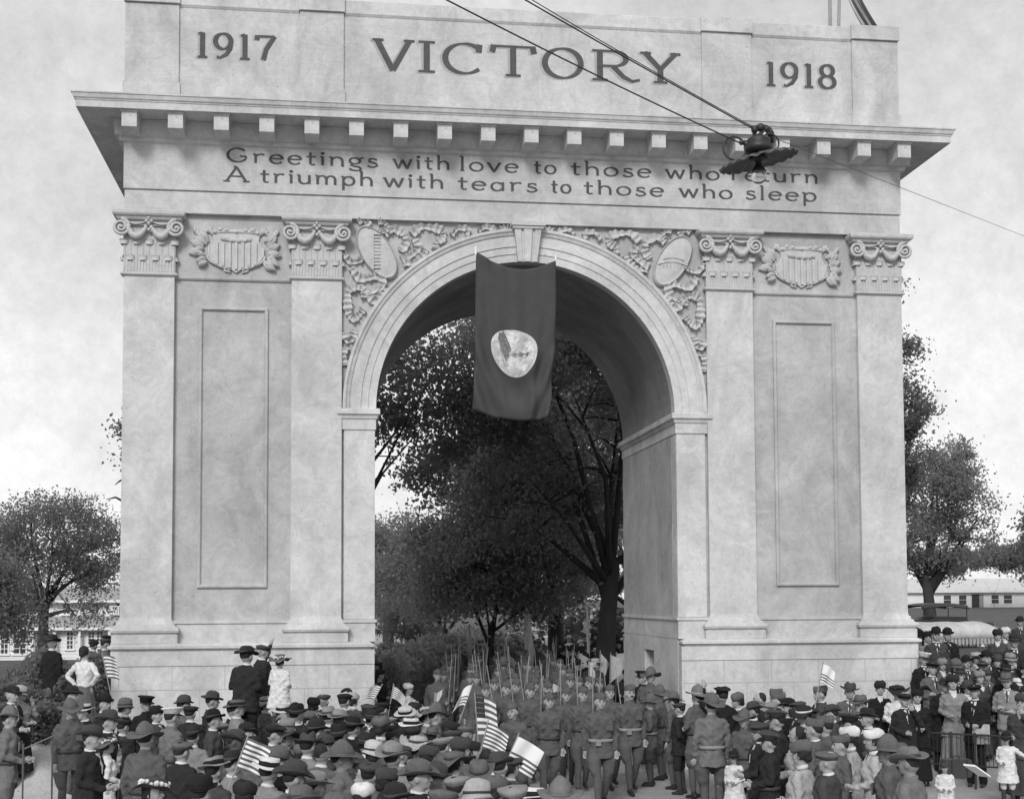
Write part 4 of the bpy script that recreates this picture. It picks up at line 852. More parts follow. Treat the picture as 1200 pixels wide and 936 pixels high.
def body_mb(pose, skirt=False):
    m = MB(); A, st = arms_of(pose)
    # head and neck
    m.ball((0, .008, 1.645), .079, .098, .108, n=16, m=10); m.ball((0, -.032, 1.585), .056, .062, .062, n=12, m=8); m.ball((0, -.070, 1.553), .026, .022, .020, n=8, m=6)
    m.tube([(0, -.083, 1.655), (0, -.108, 1.622), (0, -.104, 1.607)], [.010, .014, .014], 6); m.ball((0, -.088, 1.583), .024, .012, .010, n=8, m=5); m.ball((0, -.080, 1.668), .055, .020, .012, n=8, m=5)
    for s in (-1, 1): m.ball((s*.080, .012, 1.625), .012, .022, .032, n=8, m=6); m.ball((s*.036, -.052, 1.612), .030, .030, .034, n=8, m=5)
    limb(m, [(0, .018, 1.42), (0, .012, 1.50), (0, .0, 1.57)], [.066, .056, .055])
    rings(m, [(.88, .125, .09, .01), (1.0, .115, .085, 0), (1.12, .115, .08, 0), (1.30, .14, .09, 0), (1.39, .14, .08, 0), (1.44, .09, .065, .01)])
    for s, (e, w_, d) in A:
        mx_ = lambda p: (s*p[0], p[1], p[2]); limb(m, [(s*.142, .01, 1.395), mx_(e), mx_(w_)], [.040, .034, .025]); hand(m, mx_(w_), mx_(d))
    for s in (-1, 1):
        P = legs_path(s, st); limb(m, P, [.082, .055, .036]); f = Vector(P[-1]); limb(m, [f+Vector((0, .03, -.04)), f+Vector((0, -.06, -.055)), f+Vector((0, -.13, -.062))], [.035, .035, .026], 8)
    return m
def sleeves(m, pose, r=1.0):
    for s, (e, w_, d) in arms_of(pose)[0]:
        e = Vector((s*e[0], e[1], e[2])); w_ = Vector((s*w_[0], w_[1], w_[2])); sh = Vector((s*.155, .01, 1.40))
        k1 = sh.lerp(e, .5)+Vector((s*.008, 0, 0)); k2 = e.lerp(w_, .5)
        limb(m, [sh, k1, e, k2, w_-(w_-e).normalized()*.012], [.068*r, .060*r, .053*r, .050*r, .043*r])
def jacket_mb(kind, pose):
    m = MB()
    if kind == 'tunic': rings(m, [(.78, 0.209, .160, 0), (.88, 0.191, .145, 0), (1.03, 0.160, .122, 0), (1.08, 0.160, .122, 0), (1.20, 0.184, .137, -.004), (1.32, 0.197, .138, -.006), (1.40, 0.191, .122, 0), (1.455, 0.135, .095, .005), (1.48, 0.075, .072, .008), (1.525, 0.066, .064, .006)])
    elif kind == 'coat': rings(m, [(.76, 0.206, .158, .005), (.90, 0.197, .150, 0), (1.06, 0.182, .140, 0), (1.20, 0.191, .140, 0), (1.33, 0.200, .138, 0), (1.405, 0.193, .122, .004), (1.455, 0.140, .10, .012), (1.50, 0.072, .068, .02)])
    elif kind == 'overcoat': rings(m, [(.42, 0.242, .20, .01), (.7, 0.223, .175, 0), (1.0, 0.200, .155, 0), (1.2, 0.200, .15, 0), (1.34, 0.205, .143, 0), (1.41, 0.195, .125, .004), (1.46, 0.145, .10, .01), (1.51, 0.080, .075, .015)])
    elif kind == 'blouse': rings(m, [(.98, .150, .115, 0), (1.05, .140, .108, 0), (1.15, .160, .125, -.01), (1.27, .178, .150, -.022), (1.36, .175, .13, -.008), (1.42, .145, .10, .004), (1.46, .08, .07, .01), (1.50, .058, .058, .008)])
    elif kind == 'suit': rings(m, [(.72, .235, .19, .01), (.88, .205, .165, .005), (1.04, .155, .12, 0), (1.15, .168, .13, -.01), (1.27, .185, .152, -.02), (1.37, .182, .132, -.006), (1.43, .15, .10, .004), (1.47, .085, .075, .01)])
    elif kind == 'smock': rings(m, [(.62, .27, .22, 0), (.9, .215, .175, 0), (1.15, .19, .15, 0), (1.35, .19, .135, 0), (1.43, .15, .10, 0), (1.48, .075, .07, .008)])
    sleeves(m, pose, .92 if kind in ('blouse', 'suit') else 1.0)
    for z0, a in ((1.12, .5), (.95, 2.2), (1.25, 4.1)): pass
    return m
def lower_mb(kind, stride):
    m = MB()
    if kind == 'skirt': return rings(m, [(.13, .27, .24, .02), (.16, .27, .24, .02), (.5, .225, .20, .01), (.8, .19, .165, .01), (.95, .165, .135, 0), (1.03, .14, .108, 0)])
    rings(m, [(.80, .165, .12, .0), (.92, .17, .125, .005), (1.05, .155, .112, 0)])
    for s in (-1, 1):
        P = [Vector(p) for p in legs_path(s, stride)]; kn = P[1]; th = P[0].lerp(kn, .5)
        if kind == 'breeches': limb(m, [P[0], th+Vector((s*.035, 0, .02)), kn.lerp(th, .35)+Vector((s*.02, 0, 0)), kn, kn.lerp(P[2], .12)], [.090, .108, .088, .062, .054])
        elif kind == 'knickers': limb(m, [P[0], th, kn+Vector((0, 0, .02)), kn.lerp(P[2], .1)], [.092, .09, .082, .06])
        else: limb(m, [P[0], th, kn, kn.lerp(P[2], .5), P[2]+Vector((0, 0, .0))], [.092, .088, .073, .070, .072])
    return m
def gaiter_mb(stride, sides=(-1, 1)):
    m = MB()
    for s in sides: P = [Vector(p) for p in legs_path(s, stride)]; limb(m, [P[1].lerp(P[2], .08), P[1].lerp(P[2], .35), P[1].lerp(P[2], .95)], [.062, .062, .044])
    return m
def shoe_mb(stride, sides=(-1, 1)):
    m = MB()
    for s in sides:
        f = Vector(legs_path(s, stride)[-1]); limb(m, [f+Vector((0, .035, -.035)), f+Vector((0, -.05, -.045)), f+Vector((0, -.14, -.055))], [.042, .042, .033], 8); m.tube([f+Vector((0, .02, -.02)), f+Vector((0, .0, .05))], [.042, .045], 8)
    return m
CACHE = {}
def cached(key, fn):
    if key not in CACHE: CACHE[key] = fn()
    return CACHE[key]
def get_body(pose, lod): return cached(('body', pose, lod), lambda: remesh(body_mb(pose), 'body', .0085 if not lod else .016, .45 if not lod else .5, 3))
def get_jacket(kind, pose): return cached(('j', kind, pose), lambda: wrinkle(remesh(jacket_mb(kind, pose), 'jacket', .014, .85, 3), .012))
def get_lower(kind, st): return cached(('l', kind, st), lambda: wrinkle(remesh(lower_mb(kind, st), 'lower', .015, .7, 3), .005 if kind != 'skirt' else .012, kind == 'skirt'))
def get_gaiter(st, s): return cached(('g', st, s), lambda: remesh(gaiter_mb(st, (s,)), 'gaiter', .014, .6, 1))
def get_shoe(st, s): return cached(('s', st, s), lambda: remesh(shoe_mb(st, (s,)), 'shoe', .014, .6, 1))
def wrinkle(me, amp, pleat=False):
    n = len(me.vertices); co = np.empty(n*3, np.float32); me.vertices.foreach_get('co', co); co = co.reshape(-1, 3); nr = np.empty(n*3, np.float32); me.vertices.foreach_get('normal', nr); nr = nr.reshape(-1, 3)
    x, y, z = co.T; a = np.arctan2(y, x)
    w_ = np.sin(z*29+x*23+np.sin(y*40+z*7)*1.4)*.5+np.sin(z*17-x*41+y*11+np.sin(z*23)*1.2)*.45+np.sin(z*67+a*4+np.sin(x*31)*2)*.3; w_ = np.sign(w_)*np.abs(w_)**1.3
    if pleat: w_ = np.sin(a*13+z*1.5)*(1.05-z)+w_*.2
    co += nr*(w_*amp)[:, None]; me.vertices.foreach_set('co', co.ravel()); me.update(); return me

# hats: crown and brim, brim plane at z = 0
def hat_fedora(br=.150, h=.125, crease=.030, curl=.018):
    m = MB()
    def f(p, a, r, z):
        x, y, zz = p; k = max(0, (z-.07)/(h-.07)) if z > .07 else 0
        zz -= crease*k*math.exp(-(x/.035)**2); x *= 1-.22*k*(1 if y < 0 else .3)
        return (x, y*1.13, zz)
    m.lathe([(.094, -.01), (.093, .03), (.089, .075), (.080, h-.015), (.060, h), (.0001, h+.002)], 24, fn=f)
    def g(p, a, r, z): return (p[0], p[1]*1.14, z+curl*abs(cos(a))**2*((r-.09)/(br-.09))**2*1.3-curl*.5*(sin(a) < -.1)*((r-.09)/(br-.09))**2*abs(sin(a)))
    m.lathe([(.088, -.008), (.12, -.012), (br, -.006), (br+.003, 0), (br, .004), (.12, -.002), (.088, .004)], 28, fn=g); return m
def band(r=.0945, z0=-.002, z1=.032, e=1.13): return MB().lathe([(r, z0), (r+.003, z0), (r+.001, z1), (r-.004, z1)], 24, fn=lambda p, a, rr, z: (p[0], p[1]*e, p[2]))
def hat_bowler():
    e = lambda p, a, r, z: (p[0], p[1]*1.12, p[2]+(.022*abs(cos(a))**2*max(0, (r-.1)/.04) if z < .02 else 0))
    m = MB().lathe([(.094, -.005), (.096, .04), (.090, .08), (.070, .112), (.038, .128), (.0001, .132)], 24, fn=lambda p, a, r, z: (p[0], p[1]*1.12, p[2]))
    return m.lathe([(.09, -.006), (.125, -.006), (.138, .004), (.136, .010), (.122, .002), (.09, .002)], 24, fn=e)
def hat_boater():
    e = lambda p, a, r, z: (p[0], p[1]*1.1, p[2])
    return MB().lathe([(.093, -.005), (.093, .078), (.088, .084), (.0001, .085)], 28, fn=e).lathe([(.088, -.006), (.155, -.006), (.157, 0), (.155, .006), (.088, .005)], 32, fn=e)
def hat_campaign(br=.178):
    def f(p, a, r, z):
        k = max(0, min(1, (z-.03)/.11)); d = .20*k*(1-.3*k)*abs(cos(2*a+pi/2*0))**3; return (p[0]*(1-d), p[1]*1.12*(1-d), p[2])
    m = MB().lathe([(.094, -.005), (.092, .04), (.082, .085), (.058, .122), (.030, .143), (.0001, .150)], 32, fn=f)
    return m.lathe([(.088, -.006), (br, -.012), (br+.002, -.007), (br, -.002), (.088, .004)], 32, fn=lambda p, a, r, z: (p[0], p[1]*1.08, p[2]+.012*cos(2*a)*(r-.09)/.08))
def hat_garrison():
    m = MB(); N = 18; R = [(-.020, .080, .112), (.0, .082, .114), (.025, .074, .114), (.046, .048, .108), (.062, .014, .098), (.052, .004, .080)]
    b = 0
    for z, rx, ry in R:
        for k in range(N):
            a = 2*pi*k/N; y = ry*sin(a); m.v.append((rx*cos(a), y+.004, z+.012*(abs(y)/.1)**2*(1 if z > .02 else -0.4)-.012*(y < -.08)*(z < 0)))
    for i in range(len(R)-1):
        for k in range(N): k2 = (k+1) % N; m.f.append((i*N+k, i*N+k2, (i+1)*N+k2, (i+1)*N+k)); m.mi.append(0)
    m.f.append(tuple((len(R)-1)*N+k for k in range(N))); m.mi.append(0); return m
def garrison_fold():
    m = MB(); N = 18
    for z, k_ in ((-.02, 1.03), (.034, 1.06), (.036, 1.01)):
        for k in range(N): a = 2*pi*k/N; m.v.append((.080*k_*cos(a), .111*k_*sin(a)+.004, z+.012*cos(a)**2*(z > 0)))
    for i in range(2):
        for k in range(N): k2 = (k+1) % N; m.f.append((i*N+k, i*N+k2, (i+1)*N+k2, (i+1)*N+k)); m.mi.append(0)
    return m
def visor(r=.095, L=.055):
    m = MB(); n = 10
    for i in range(n+1):
        a = radians(205+130*i/n); m.v += [(r*cos(a), r*1.12*sin(a), -.004), ((r+L)*cos(a)*.9, r*1.12*sin(a)-L*(1-abs(cos(a))**2), -.022), ((r+L)*cos(a)*.9, r*1.12*sin(a)-L*(1-abs(cos(a))**2), -.026), (r*cos(a), r*1.12*sin(a), -.010)]
    for i in range(n):
        for k in range(4): m.f.append((4*i+k, 4*i+(k+1) % 4, 4*i+4+(k+1) % 4, 4*i+4+k)); m.mi.append(0)
    return m
def hat_flatcap():
    m = MB().lathe([(.090, -.012), (.106, .016), (.117, .034), (.108, .052), (.065, .066), (.0001, .070)], 22, fn=lambda p, a, r, z: (p[0], p[1]*1.12-(.015 if z > .01 else 0), p[2]-.020*(sin(a) < 0)*abs(sin(a))*(z > .03)))
    v = visor(.09, .045); return m.add(v.v, v.f)
def hat_peaked():
    return MB().lathe([(.093, -.01), (.093, .032), (.128, .058), (.132, .066), (.11, .078), (.0001, .080)], 28, fn=lambda p, a, r, z: (p[0], p[1]*1.08, p[2]+(-.0 if z < .04 else .014*-sin(a)*r/.12)))
def hat_toque(fl=.0):
    r = random.Random(4); return MB().lathe([(.096, -.02), (.102, .0), (.108, .040), (.096, .075), (.062, .096), (.0001, .102)], 20, fn=lambda p, a, r_, z: (p[0]*(1+.05*sin(a*5+z*30)), p[1]*1.12*(1+.05*sin(a*4)), p[2]+.010*sin(a*3)))
def hat_cloche():
    return MB().lathe([(.135, -.045), (.112, -.028), (.100, .0), (.102, .05), (.088, .095), (.05, .118), (.0001, .122)], 22, fn=lambda p, a, r, z: (p[0], p[1]*1.1, p[2]+.012*sin(2*a+.5)*(r > .11)))
def hat_wide(br=.215):
    m = MB().lathe([(.10, -.008), (.104, .04), (.095, .075), (.06, .092), (.0001, .094)], 22, fn=lambda p, a, r, z: (p[0]*(1+.04*sin(3*a)), p[1]*1.08, p[2]))
    return m.lathe([(.09, -.008), (.15, -.004), (br, -.016), (br+.002, -.012), (.15, .004), (.09, .004)], 32, fn=lambda p, a, r, z: (p[0], p[1], p[2]+.038*sin(2*a+.6)*((r-.09)/.12)**2+.014*sin(5*a)*((r-.09)/.12)))
def flowers():
    m = MB(); r = random.Random(9)
    for i in range(16):
        a = 2*pi*i/16; m.ball((.108*cos(a), .112*sin(a), .028+r.uniform(-.01, .03)), r.uniform(.018, .03), n=6, m=4)
    return m
def feather():
    m = MB()
    for k in range(3): m.tube([(.05, .02*k-.02, .05), (.07+.01*k, .02*k-.02, .12), (.11+.015*k, .02*k, .155-.01*k), (.16+.02*k, .03*k, .150-.02*k), (.19+.02*k, .03*k, .115-.02*k)], [.014, .026, .032, .026, .008], 8)
    return m
HATS = {'fedora': (hat_fedora, band, .14), 'slouch': (lambda: hat_fedora(.158, .12, .04, .03), band, .13), 'trilby': (lambda: hat_fedora(.135, .118, .038, .022), band, .13), 'bowler': (hat_bowler, lambda: band(.0965, 0, .025, 1.12), .13), 'boater': (hat_boater, lambda: band(.0935, .004, .050, 1.1), .085),
        'campaign': (hat_campaign, lambda: band(.0945, 0, .018, 1.12), .15), 'garrison': (hat_garrison, garrison_fold, .085), 'cap': (hat_flatcap, None, .085), 'peaked': (hat_peaked, visor, .085), 'toque': (hat_toque, None, .115), 'cloche': (hat_cloche, lambda: band(.105, .0, .02, 1.1), .12),
        'wide': (hat_wide, lambda: band(.106, 0, .03, 1.08), .095), 'flowered': (hat_wide, flowers, .095), 'feathered': (hat_toque, feather, .13), 'none': (None, None, .0)}
def get_hat(k, sub, v=0):
    fn = HATS[k][1 if sub else 0]
    def mk():
        m = fn(); r = random.Random(v*31+len(k)); A = r.uniform(.12, .30); ph = r.uniform(0, 6.3); B = r.uniform(.03, .07); p2 = r.uniform(0, 6.3); lx, ly = r.uniform(-.12, .12), r.uniform(-.15, .10); dx = r.uniform(-.05, .05); sq = r.uniform(.90, 1.06)
        if v:
            V = []
            for x, y, z in m.v:
                q = sqrt(x*x+y*y); a = atan2(y, x); o_ = max(0, q-.098)
                z = z*(sq if z > .02 else 1)+A*o_*sin(2*a+ph)+B*o_*sin(5*a+p2); t = max(0, z-.03); d = .022*math.exp(-((x-dx)**2+(y+.06)**2)/.0012)*min(1, t/.05)
                V.append((x*(1+.04*sin(a*2+p2))+lx*t, y*(1-.04*sin(a*2+p2))+ly*t, z-d+.006*sin(x*60+ph)*min(1, t/.05)))
            m.v = V
        return m.mesh('hat_band' if sub else 'hat', [None], True)
    return cached(('hat', k, sub, v), mk) if fn else None
def hair_mb(kind):
    m = MB()
    if kind == 'short': m.ball((0, .036, 1.668), .083, .082, .096, n=14, m=9); m.ball((0, .060, 1.622), .058, .044, .042, n=10, m=6)
    else: m.ball((0, .038, 1.662), .092, .092, .104, n=14, m=9); m.ball((0, .088, 1.60), .062, .048, .052, n=10, m=7); m.ball((.072, .02, 1.63), .022, .04, .045, n=8, m=6); m.ball((-.072, .02, 1.63), .022, .04, .045, n=8, m=6)
    return remesh(m, 'hair', .012, .8, 1)
def eyes_mb():
    m = MB()
    for s in (-1, 1): m.ball((s*.029, -.0830, 1.647), .011, .006, .0048, n=8, m=5)
    return m
def brow_mb():
    m = MB()
    for s in (-1, 1): m.tube([(s*.014, -.0975, 1.668), (s*.03, -.094, 1.672), (s*.046, -.083, 1.666)], .0042, 5)
    return m
def mouth_mb(): return MB().tube([(-.022, -.092, 1.583), (0, -.1005, 1.585), (.022, -.092, 1.583)], [.003, .0052, .003], 6)
def moustache_mb(): return MB().tube([(-.034, -.088, 1.590), (-.015, -.101, 1.598), (0, -.103, 1.597), (.015, -.101, 1.598), (.034, -.088, 1.590)], [.004, .008, .008, .008, .004], 6)
def shirt_mb(w0=.052, zb=1.24):
    m = MB(); n = 8
    for i in range(n+1):
        t = i/n; z = 1.478-(1.478-zb)*t; hw = w0*(1-t)**.8; yb = -.078-.070*min(1, t*1.6)
        for k in (-1, -.5, 0, .5, 1): m.v.append((hw*k, yb-.004+.010*abs(k), z))
    for i in range(n):
        for k in range(4): q = 5*i+k; m.f.append((q, q+5, q+6, q+1)); m.mi.append(0)
    return m
def collar_mb(r=.064, z=1.485, h=.04): return MB().lathe([(r+.004, z-.012), (r+.003, z+h*.4), (r-.004, z+h), (r-.008, z+h*.5)], 18, fn=lambda p, a, rr, zz: (p[0], p[1]*1.0+.012, p[2]+.012*sin(a)))
def tie_mb(): return MB().tube([(0, -.098, 1.475), (0, -.128, 1.42), (0, -.156, 1.34), (0, -.158, 1.27)], [.013, .012, .015, .010], 6)
def belt_mb(w_=.025, rx=.180, ry=.130, z=1.055):
    m = MB(); n = 24
    for k in range(n):
        a = 2*pi*k/n; c, s = cos(a), sin(a); q = 2/2.4
        for dz, e in ((-w_, 0), (-w_, .006), (w_, .006), (w_, 0)): m.v.append(((rx+e)*math.copysign(abs(c)**q, c), (ry+e)*math.copysign(abs(s)**q, s), z+dz))
    for k in range(n):
        for j in range(4): a_ = 4*k+j; b_ = 4*k+(j+1) % 4; c_ = 4*((k+1) % n); m.f.append((a_, b_, c_+(j+1) % 4, c_+j)); m.mi.append(0)
    return m
def pouch_mb(): return MB().obox((-.07, -.150, 1.03), (.038, .006, 0), (0, .022, 0), (0, 0, .045)).obox((-.07, -.172, 1.058), (.04, .004, 0), (0, .008, 0), (0, 0, .020))
def pocket_mb():
    m = MB()
    for s in (-1,): m.obox((s*.095, -.146, 1.275), (.048, s*-.010, 0), (0, .006, .0), (0, .004, .058)); m.obox((s*.095, -.152, 1.322), (.050, s*-.010, 0), (0, .006, .0), (0, .0, .016))
    return m
def apron_mb(): return MB().box(-.17, .17, -.185, -.165, .72, 1.02)
def small(key, fn, smooth=True): return cached(key, lambda: fn().mesh(key, [None], smooth))
TONES = {'black': .014, 'dark': .023, 'charcoal': .055, 'mid': .11, 'khaki': .098, 'lkhaki': .15, 'grey': .22, 'pale': .36, 'white': .62, 'straw': .46}
def tone(k, rough=.9): return mat('cloth_'+k, TONES[k], rough, .16, 9, .3, 110, fine=.14)
SKIN = [mat('skin_fair', .33, .6, .08, 9), mat('skin_tan', .22, .6, .08, 9), mat('skin_dark', .10, .6, .08, 9)]
M_HAIR = mat('dark_hair', .022, .7, .3, 30); M_HAIRG = mat('grey_hair', .28, .8, .2, 30); M_SHOE = mat('dark_shoe', .03, .5, .2, 9); M_EYE = mat('eye_dark', .03, .5); M_LIP = mat('lip', .16, .6); M_LEATH = mat('web_belt', .26, .8, .1, 9); M_BELTD = mat('dark_leather', .05, .5)
def put(name, me, m_, parent, loc=None, rot=None, sc=None):
    o = bpy.data.objects.new(name, me); COL.objects.link(o); o.parent = parent
    if len(me.materials) == 0: me.materials.append(None)
    o.material_slots[0].link = 'OBJECT'; o.material_slots[0].material = m_
    if loc: o.location = loc
    if rot: o.rotation_euler = rot
    if sc: o.scale = sc
    return o
LOWER = {'tunic': 'breeches', 'coat': 'trousers', 'overcoat': 'trousers', 'blouse': 'skirt', 'suit': 'skirt', 'smock': 'knickers'}
def person(loc, face, H, pose, hat, hatc, jk, jc, label, lower=None, lc=None, skin=0, band_c=None, group=None, hair='short', tie=True, belt=None, seed=0, facev=True, girth=1.0, moustache=False, cat='person', tiltv=None, headscale=1.0):
    r = random.Random(seed*7+int(loc[0]*100)); st = arms_of(pose)[1]; k = H/1.75
    root = empty('person', loc, radians(face), label=label, cat=cat, group=group); g = girth*k
    root.scale = (g*r.uniform(.96, 1.06), g*r.uniform(.98, 1.08), k); root.rotation_euler = (r.uniform(-.02, .05), r.uniform(-.03, .03), radians(face))
    put('body', get_body(pose, False), SKIN[skin], root)
    if jc in ('dark', 'charcoal') and jk in ('coat', 'suit') and not any(w_ in label for w_ in ('coat', 'suit', 'dress', 'jacket')): jc = r.choice(('dark', 'dark', 'charcoal', 'charcoal', 'mid', 'grey'))
    jn = {'tunic': 'tunic', 'coat': 'jacket', 'overcoat': 'overcoat', 'blouse': 'blouse', 'suit': 'jacket', 'smock': 'smock'}[jk]; j = put(jn, get_jacket(jk, pose), tone(jc), root)
    lo = lower or LOWER[jk]; lc = lc or jc
    put(lo, get_lower(lo, st if lo != 'skirt' else 0), tone(lc), root)
    for s in (-1, 1):
        if lo in ('breeches', 'knickers'): put('gaiter' if lo == 'breeches' else 'stocking', get_gaiter(st, s), tone(lc if lo == 'breeches' else 'charcoal'), root)
        put('shoe', get_shoe(st, s), M_SHOE, root)
    put('hair', cached(('hair', hair), lambda: hair_mb(hair)), M_HAIRG if hair == 'short' and r.random() < .15 else M_HAIR, root)
    hv = r.choice((1, 2, 3, 4)) if hat not in ('peaked', 'garrison') else r.choice((0, 1)); hm = get_hat(hat, False, hv)
    if hm:
        tl = tiltv or (r.uniform(-.14, .14), r.uniform(-.13, .13), r.uniform(-.5, .5) if hat not in ('garrison', 'peaked', 'cap') else r.uniform(-.15, .15)); s_ = (1.06 if hat != 'garrison' else 1.0) if hair == 'short' else 1.09
        h = put('hat', hm, tone(hatc), root, (0, .008, 1.694 if hat not in ('garrison',) else 1.718), tl, (s_, s_, 1.05)); bm = get_hat(hat, True, hv)
        if bm: put({'flowered': 'hat_flowers', 'feathered': 'hat_feather', 'peaked': 'visor', 'garrison': 'cap_fold'}.get(hat, 'hat_band'), bm, tone(band_c or ('black' if hat in ('boater', 'bowler', 'peaked') else ('white' if hat == 'flowered' else hatc if hat in ('garrison', 'campaign') else 'charcoal'))), h)
    if facev and (cos(radians(face)-YAW) > -.35):
        put('eyes', small('eyes', eyes_mb), M_EYE, root); put('eyebrows', small('eyebrows', brow_mb), M_HAIR, root); put('mouth', small('mouth', mouth_mb), M_LIP, root)
        if moustache: put('moustache', small('moustache', moustache_mb), M_HAIR, root)
    if jk == 'tunic':
        b_ = put('belt', small('belt', belt_mb), M_LEATH if belt else M_BELTD, root)
        if belt: put('pouch', small('pouch', pouch_mb, False), M_LEATH, b_)
        for s in (1, -1): put('pocket', small('pocket', pocket_mb, False), tone(jc), root, sc=(s, 1, 1))
    elif jk in ('coat', 'suit', 'overcoat'):
        put('collar', small('collar', collar_mb), tone('white'), root); put('shirt_front', small('shirt_front', shirt_mb), tone('white'), root)
        if jk != 'suit' and tie: put('necktie', small('necktie', tie_mb), tone('dark'), root)
    return root
# far figures: the same parts fused into one small mesh
def lod_mesh(pose, hat, jk, lo, tones, skin=0, hair='short'):
    key = ('lod', pose, hat, jk, lo, tones, skin)
    if key in CACHE: return CACHE[key]
    st = arms_of(pose)[1]; parts = [(remesh_c('body', pose), SKIN[skin]), (remesh_c('j', jk, pose), tone(tones[0])), (remesh_c('l', lo, st if lo != 'skirt' else 0), tone(tones[1]))]
    if lo == 'breeches': parts.append((cached(('g2', st), lambda: remesh(gaiter_mb(st), 'g', .03, .6, 0)), tone(tones[1])))
    hm = get_hat(hat, False); V = []; F = []; MI = []; mats = []; n0 = 0
    if hm: parts.append((hm, tone(tones[2])))
    hr = cached(('hair', hair), lambda: hair_mb(hair)); parts.append((hr, M_HAIR)); parts.append((small('eyes', eyes_mb), M_EYE)); parts.append((small('eyebrows', brow_mb), M_HAIR))
    for me, mt in parts:
        n = len(me.vertices); co = np.empty(n*3, np.float32); me.vertices.foreach_get('co', co); co = co.reshape(-1, 3)
        if me is hm: co = co*np.array([1.05, 1.05, 1.05])+np.array([0, .008, 1.69])
        V.append(co); F += [tuple(v+n0 for v in p.vertices) for p in me.polygons]; MI += [len(mats)]*len(me.polygons); mats.append(mt); n0 += n
    me = bpy.data.meshes.new('person'); me.from_pydata(np.concatenate(V).tolist(), [], F); [me.materials.append(m_) for m_ in mats]; me.polygons.foreach_set('material_index', MI); me.polygons.foreach_set('use_smooth', [True]*len(F)); CACHE[key] = me; return me
def remesh_c(kind, *a):
    if kind == 'body': return cached(('b2',)+a, lambda: remesh(body_mb(*a), 'b', .02, .5, 0))
    if kind == 'j': return cached(('j2',)+a, lambda: wrinkle(remesh(jacket_mb(*a), 'j', .028, .7, 1), .006))
    return cached(('l2',)+a, lambda: remesh(lower_mb(*a), 'l', .03, .7, 1))
# ------------------------------------------------------------------ who stands where
PLACED = []
def spot(px, py, H, hat, lift=0.0):
    """ground position of a person whose hat top is seen at (px, py)"""
    Ht = H+max(0, HATS[hat][2]-.065)*H/1.75; best = None
    for dh in (0, -.04, .04, -.08, .08, -.12, .12, -.16):
        h = Ht+dh; z = lift
        if lift: p = at_z(px, py, h+z)
        else:
            dd = 8.0; v = ray(px, py); hv = sqrt(v.x*v.x+v.y*v.y)
            while dd < 90:
                p = CAM+v*(dd/hv)
                if p.z-h-ground_z(p.x, p.y) <= 0: break
                dd += .05
            z = ground_z(p.x, p.y)
        d = min([sqrt((p.x-q[0])**2+(p.y-q[1])**2) for q in PLACED] or [9])
        if lift and dh == 0: best = (d, p, z, H); break
        if -.45 < p.y < 5.2 and 2.6 < abs(p.x) < 8.0: d -= 5
        if best is None or d > best[0]+.02: best = (d, p, z, H+dh)
        if best[0] > .44: break
    d, p, z, hh = best
    PLACED.append((p.x, p.y)); return (p.x, p.y, z), hh
PERSONS = {}
def P(px, py, face, pose, hat, hc, jk, jc, label, H=1.72, lift=0, **k):
    loc, hh = spot(px, py, H, hat, lift); n = len(PERSONS)
    o = person(loc, face, hh, pose, hat, hc, jk, jc, label, seed=n+1, **k); PERSONS[(px, py)] = o; return o
SG = 'uniformed soldiers leading the march'
# marching front ranks
P(703, 812, 4, 'walk', 'garrison', 'khaki', 'tunic', 'khaki', 'bareheaded looking officer in overseas cap striding at the very front with pale cartridge belt'.replace('bareheaded looking ', ''), 1.78, belt=1, group=SG)
P(738, 803, 8, 'walk', 'garrison', 'khaki', 'tunic', 'khaki', 'moustached soldier with pale belt walking beside the front officer, nearest the right pier', 1.80, belt=1, group=SG, moustache=True)
P(640, 812, 0, 'walk', 'garrison', 'khaki', 'tunic', 'khaki', 'empty handed soldier with arms down, left of the rifleman in the front rank', 1.74, group=SG)
P(604, 824, 330, 'stand', 'garrison', 'khaki', 'tunic', 'khaki', 'short soldier glancing aside behind the white striped flag in the front rank', 1.66, group=SG)
RIF = 'riflemen of the leading ranks'
for px, py, lab in ((680, 805, 'rifleman whose tall upright rifle stands between the two front soldiers'), (664, 806, 'rifleman half hidden left of the tallest upright rifle'), (716, 803, 'rifleman just behind the front officer, looking past the right shoulder'), (570, 801, 'rifleman at the left end of the second rank beside the hanging flags'),
                    (619, 801, 'rifleman directly behind the short soldier of the front rank'), (643, 799, 'rifleman whose face shows above the empty handed soldier'), (606, 797, 'rifleman second behind the short soldier, face in shade'), (591, 799, 'rifleman third from the left end of the second rank'),
                    (581, 794, 'rifleman peering over the second rank near its left end'), (628, 794, 'rifleman between two heads behind the short soldier'), (666, 791, 'rifleman behind the tallest upright rifle, one rank back'), (688, 793, 'rifleman behind and left of the front officer, one rank back'), (700, 794, 'rifleman seen over the right shoulder of the front officer')):
    P(px, py, R_.uniform(-6, 10), 'march', 'garrison', 'khaki', 'tunic', 'khaki', lab, 1.76, group=RIF)
